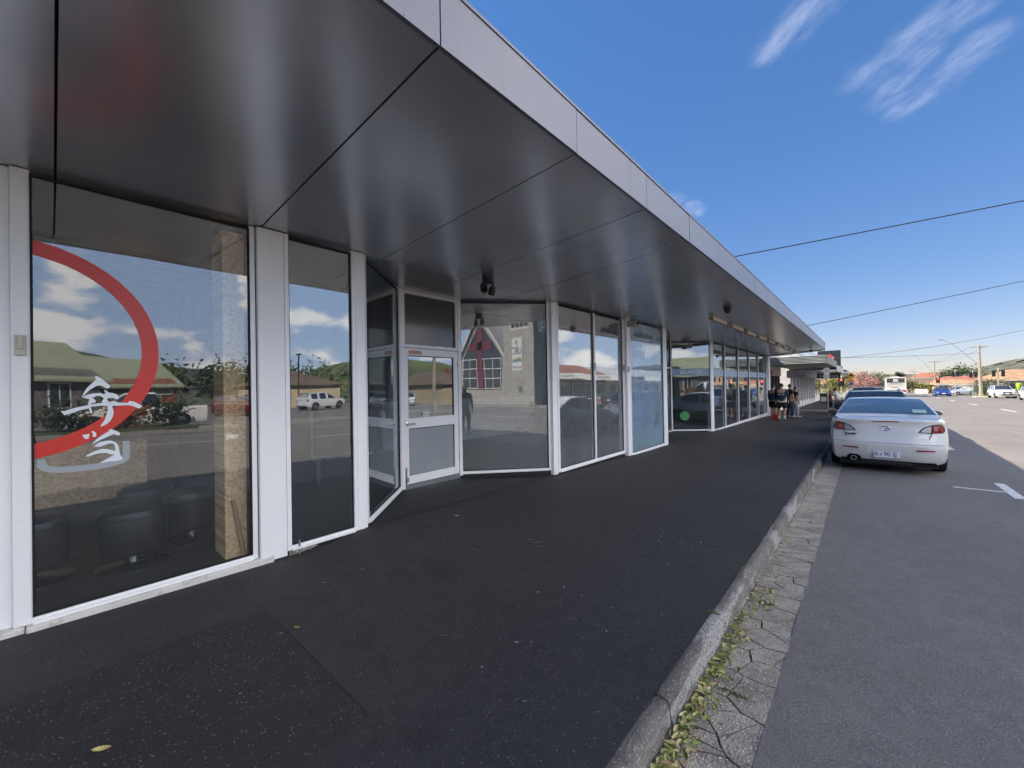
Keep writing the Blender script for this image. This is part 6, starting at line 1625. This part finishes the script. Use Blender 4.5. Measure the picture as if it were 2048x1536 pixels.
    for sg, (el, ha) in zip((1, -1), arms):
        n = len(V); V += [(sg*S, lean*.95, sh-.025)]; rad += [.082]; E += [(2, n)]
        if sleeves == 'long': V += [(el[0], el[1]+lean, el[2]), tuple(Vector(el)+(Vector(ha)-Vector(el))*.95+Vector((0, lean, 0)))]; rad += [.060, .045]; E += [(n, n+1), (n+1, n+2)]
        else: V += [tuple(Vector((sg*S, lean*.95, sh-.025))+(Vector(el)+Vector((0, lean, 0))-Vector((sg*S, lean*.95, sh-.025)))*.75)]; rad += [.066]; E += [(n, n+1)]
    skin_mesh('top', [tuple(L0(v)) for v in V], E, [tuple(q*k for q in (r_ if isinstance(r_, tuple) else (r_, r_))) for r_ in rad], top, t_)
    V = [(0, 0, .95), (0, 0, .86)]; E = [(0, 1)]; rad = [(.17*girth, .125*girth), (.175*girth, .13*girth)]
    for sg in (1, -1):
        n = len(V); f_ = stride*sg
        if legs == 'shorts': V += [(sg*.105, .0, .74), (sg*.112, f_*.45+.01, kn+.03)]; rad += [.115*girth, .100*girth]; E += [(1, n), (n, n+1)]
        else: V += [(sg*.10, .0, .72), (sg*.102, f_*.5+.015, kn), (sg*.107, f_-.01, .10)]; rad += [.105*girth, .078, .062]; E += [(1, n), (n, n+1), (n+1, n+2)]
    skin_mesh('shorts' if legs == 'shorts' else 'trousers', [tuple(L0(v)) for v in V], E, [tuple(q*k for q in (r_ if isinstance(r_, tuple) else (r_, r_))) for r_ in rad], bottom, t_)
    for sg in (1, -1):
        f_ = stride*sg
        skin_mesh('shoe', [tuple(L0(v)) for v in ((sg*.105, f_-.05, .045), (sg*.107, f_+.05, .045), (sg*.115, f_+.17, .035))], [(0, 1), (1, 2)], [tuple(q*k for q in r_) for r_ in ((.045, .04), (.048, .042), (.045, .03))], M[shoes], t_)
        if socks: MB().tube([tuple(L0((sg*.105, f_-.01, .08))), tuple(L0((sg*.104, f_*.85, .22)))], [.047*k, .052*k], 10).build('sock', socks, t_, True)
    return t_
cl = lambda n, c: mat(n, c, .85, var=.12, vscale=18)
navy, black, denim, ltd, teal, wht, red = cl('navy_cotton', (.012, .022, .055)), cl('black_cotton', (.010, .010, .012)), cl('dark_denim', (.022, .032, .065)), cl('light_denim', (.36, .42, .52)), cl('slate_blue_cotton', (.022, .045, .085)), cl('white_cotton', (.66, .65, .64)), cl('red_cotton', (.42, .03, .035))
pA = person('man from behind in navy hoodie, black shorts and white socks', -2.93, 22.3, .05, 1.74, navy, black, 'shorts', socks=wht, stride=.03, girth=1.12)
MB().lathe([(.165, .985), (.19, .985), (.19, .955), (.165, .955)], (0, 0, -.10), 'z', 20).build('shirt_hem', wht, pA, True).scale = (1, .74, 1)
text_mesh('back_print', 'Agrow', .10, M['sign_white'], pA, face_mat((0, -.152, 1.22), (1, 0, 0), (0, 0, 1)), .003)
person('man in slate blue jumper standing left of the navy hoodie', -3.42, 23.4, -.5, 1.68, teal, black, 'shorts', stride=.02, girth=1.1)
person('young man in dark tee shirt and trousers right of the navy hoodie', -2.86, 24.4, -.9, 1.72, black, denim, sleeves='short', stride=.05)
person('slim person in black top and pale jeans at the right of the group', -2.74, 25.4, -1.1, 1.60, black, ltd, sleeves='short', stride=.08, hair='hair_brown', shoes='sign_white')
person('person in white tee shirt and dark shorts leaning at the parking sign', -1.24, 30.6, 1.25, 1.58, wht, denim, 'shorts', hair='hair_dark', sleeves='short', arms=(((.30, .18, 1.30), (.26, .46, 1.34)), ((-.26, .10, 1.20), (-.20, .30, 1.20))), lean=.10)
person('child in red top held beside the parking sign', -1.62, 31.3, -1.4, 1.42, red, denim, 'shorts', hair='hair_brown', sleeves='short')
person('photographer in dark clothes reflected in the angled window', 0.62, -.42, YAW+.15, 1.72, black, black, stride=.04, z=gz(0)+.02, group='person reflected in the shop glass')
# bags at the feet of the group
o = thing('shopping_bag', 'red shopping bag on the footpath at the hoodie man\'s feet', 'bag', (-3.22, 22.35, pz(-3.2, 22.3)+.002))
MB().prism([(-.13, 0), (.13, 0), (.115, .26), (-.115, .26)], 'y', -.06, .06).build('sack', red, o, bevel=.02); MB().tube([(-.06, 0, .25), (-.05, 0, .34), (.05, 0, .34), (.06, 0, .25)], .008, 5).build('handle', red, o)
# scooter by the parking sign
o = thing('pram', 'dark pram wheel and frame beside the person in white', 'pram', (-1.15, 29.2, pz(-1.2, 29.2)+.003))
for (x, y) in ((-.2, 0), (.2, 0), (0, .6)): MB().lathe([(.10, -.02), (.13, -.02), (.13, .02), (.10, .02), (.10, -.02)], (x, y, .13), 'x', 18).build('wheel', M['tyre'], o, True)
MB().tube([(-.2, 0, .13), (0, .1, .5), (0, .6, .13)], .014, 6).tube([(.2, 0, .13), (0, .1, .5), (0, -.1, .95)], .014, 6).build('frame', M['trim'], o)
MB().prism([(-.05, .35), (.35, .4), (.5, .75), (.0, .7)], 'x', -.18, .18).build('seat', black, o, bevel=.02)
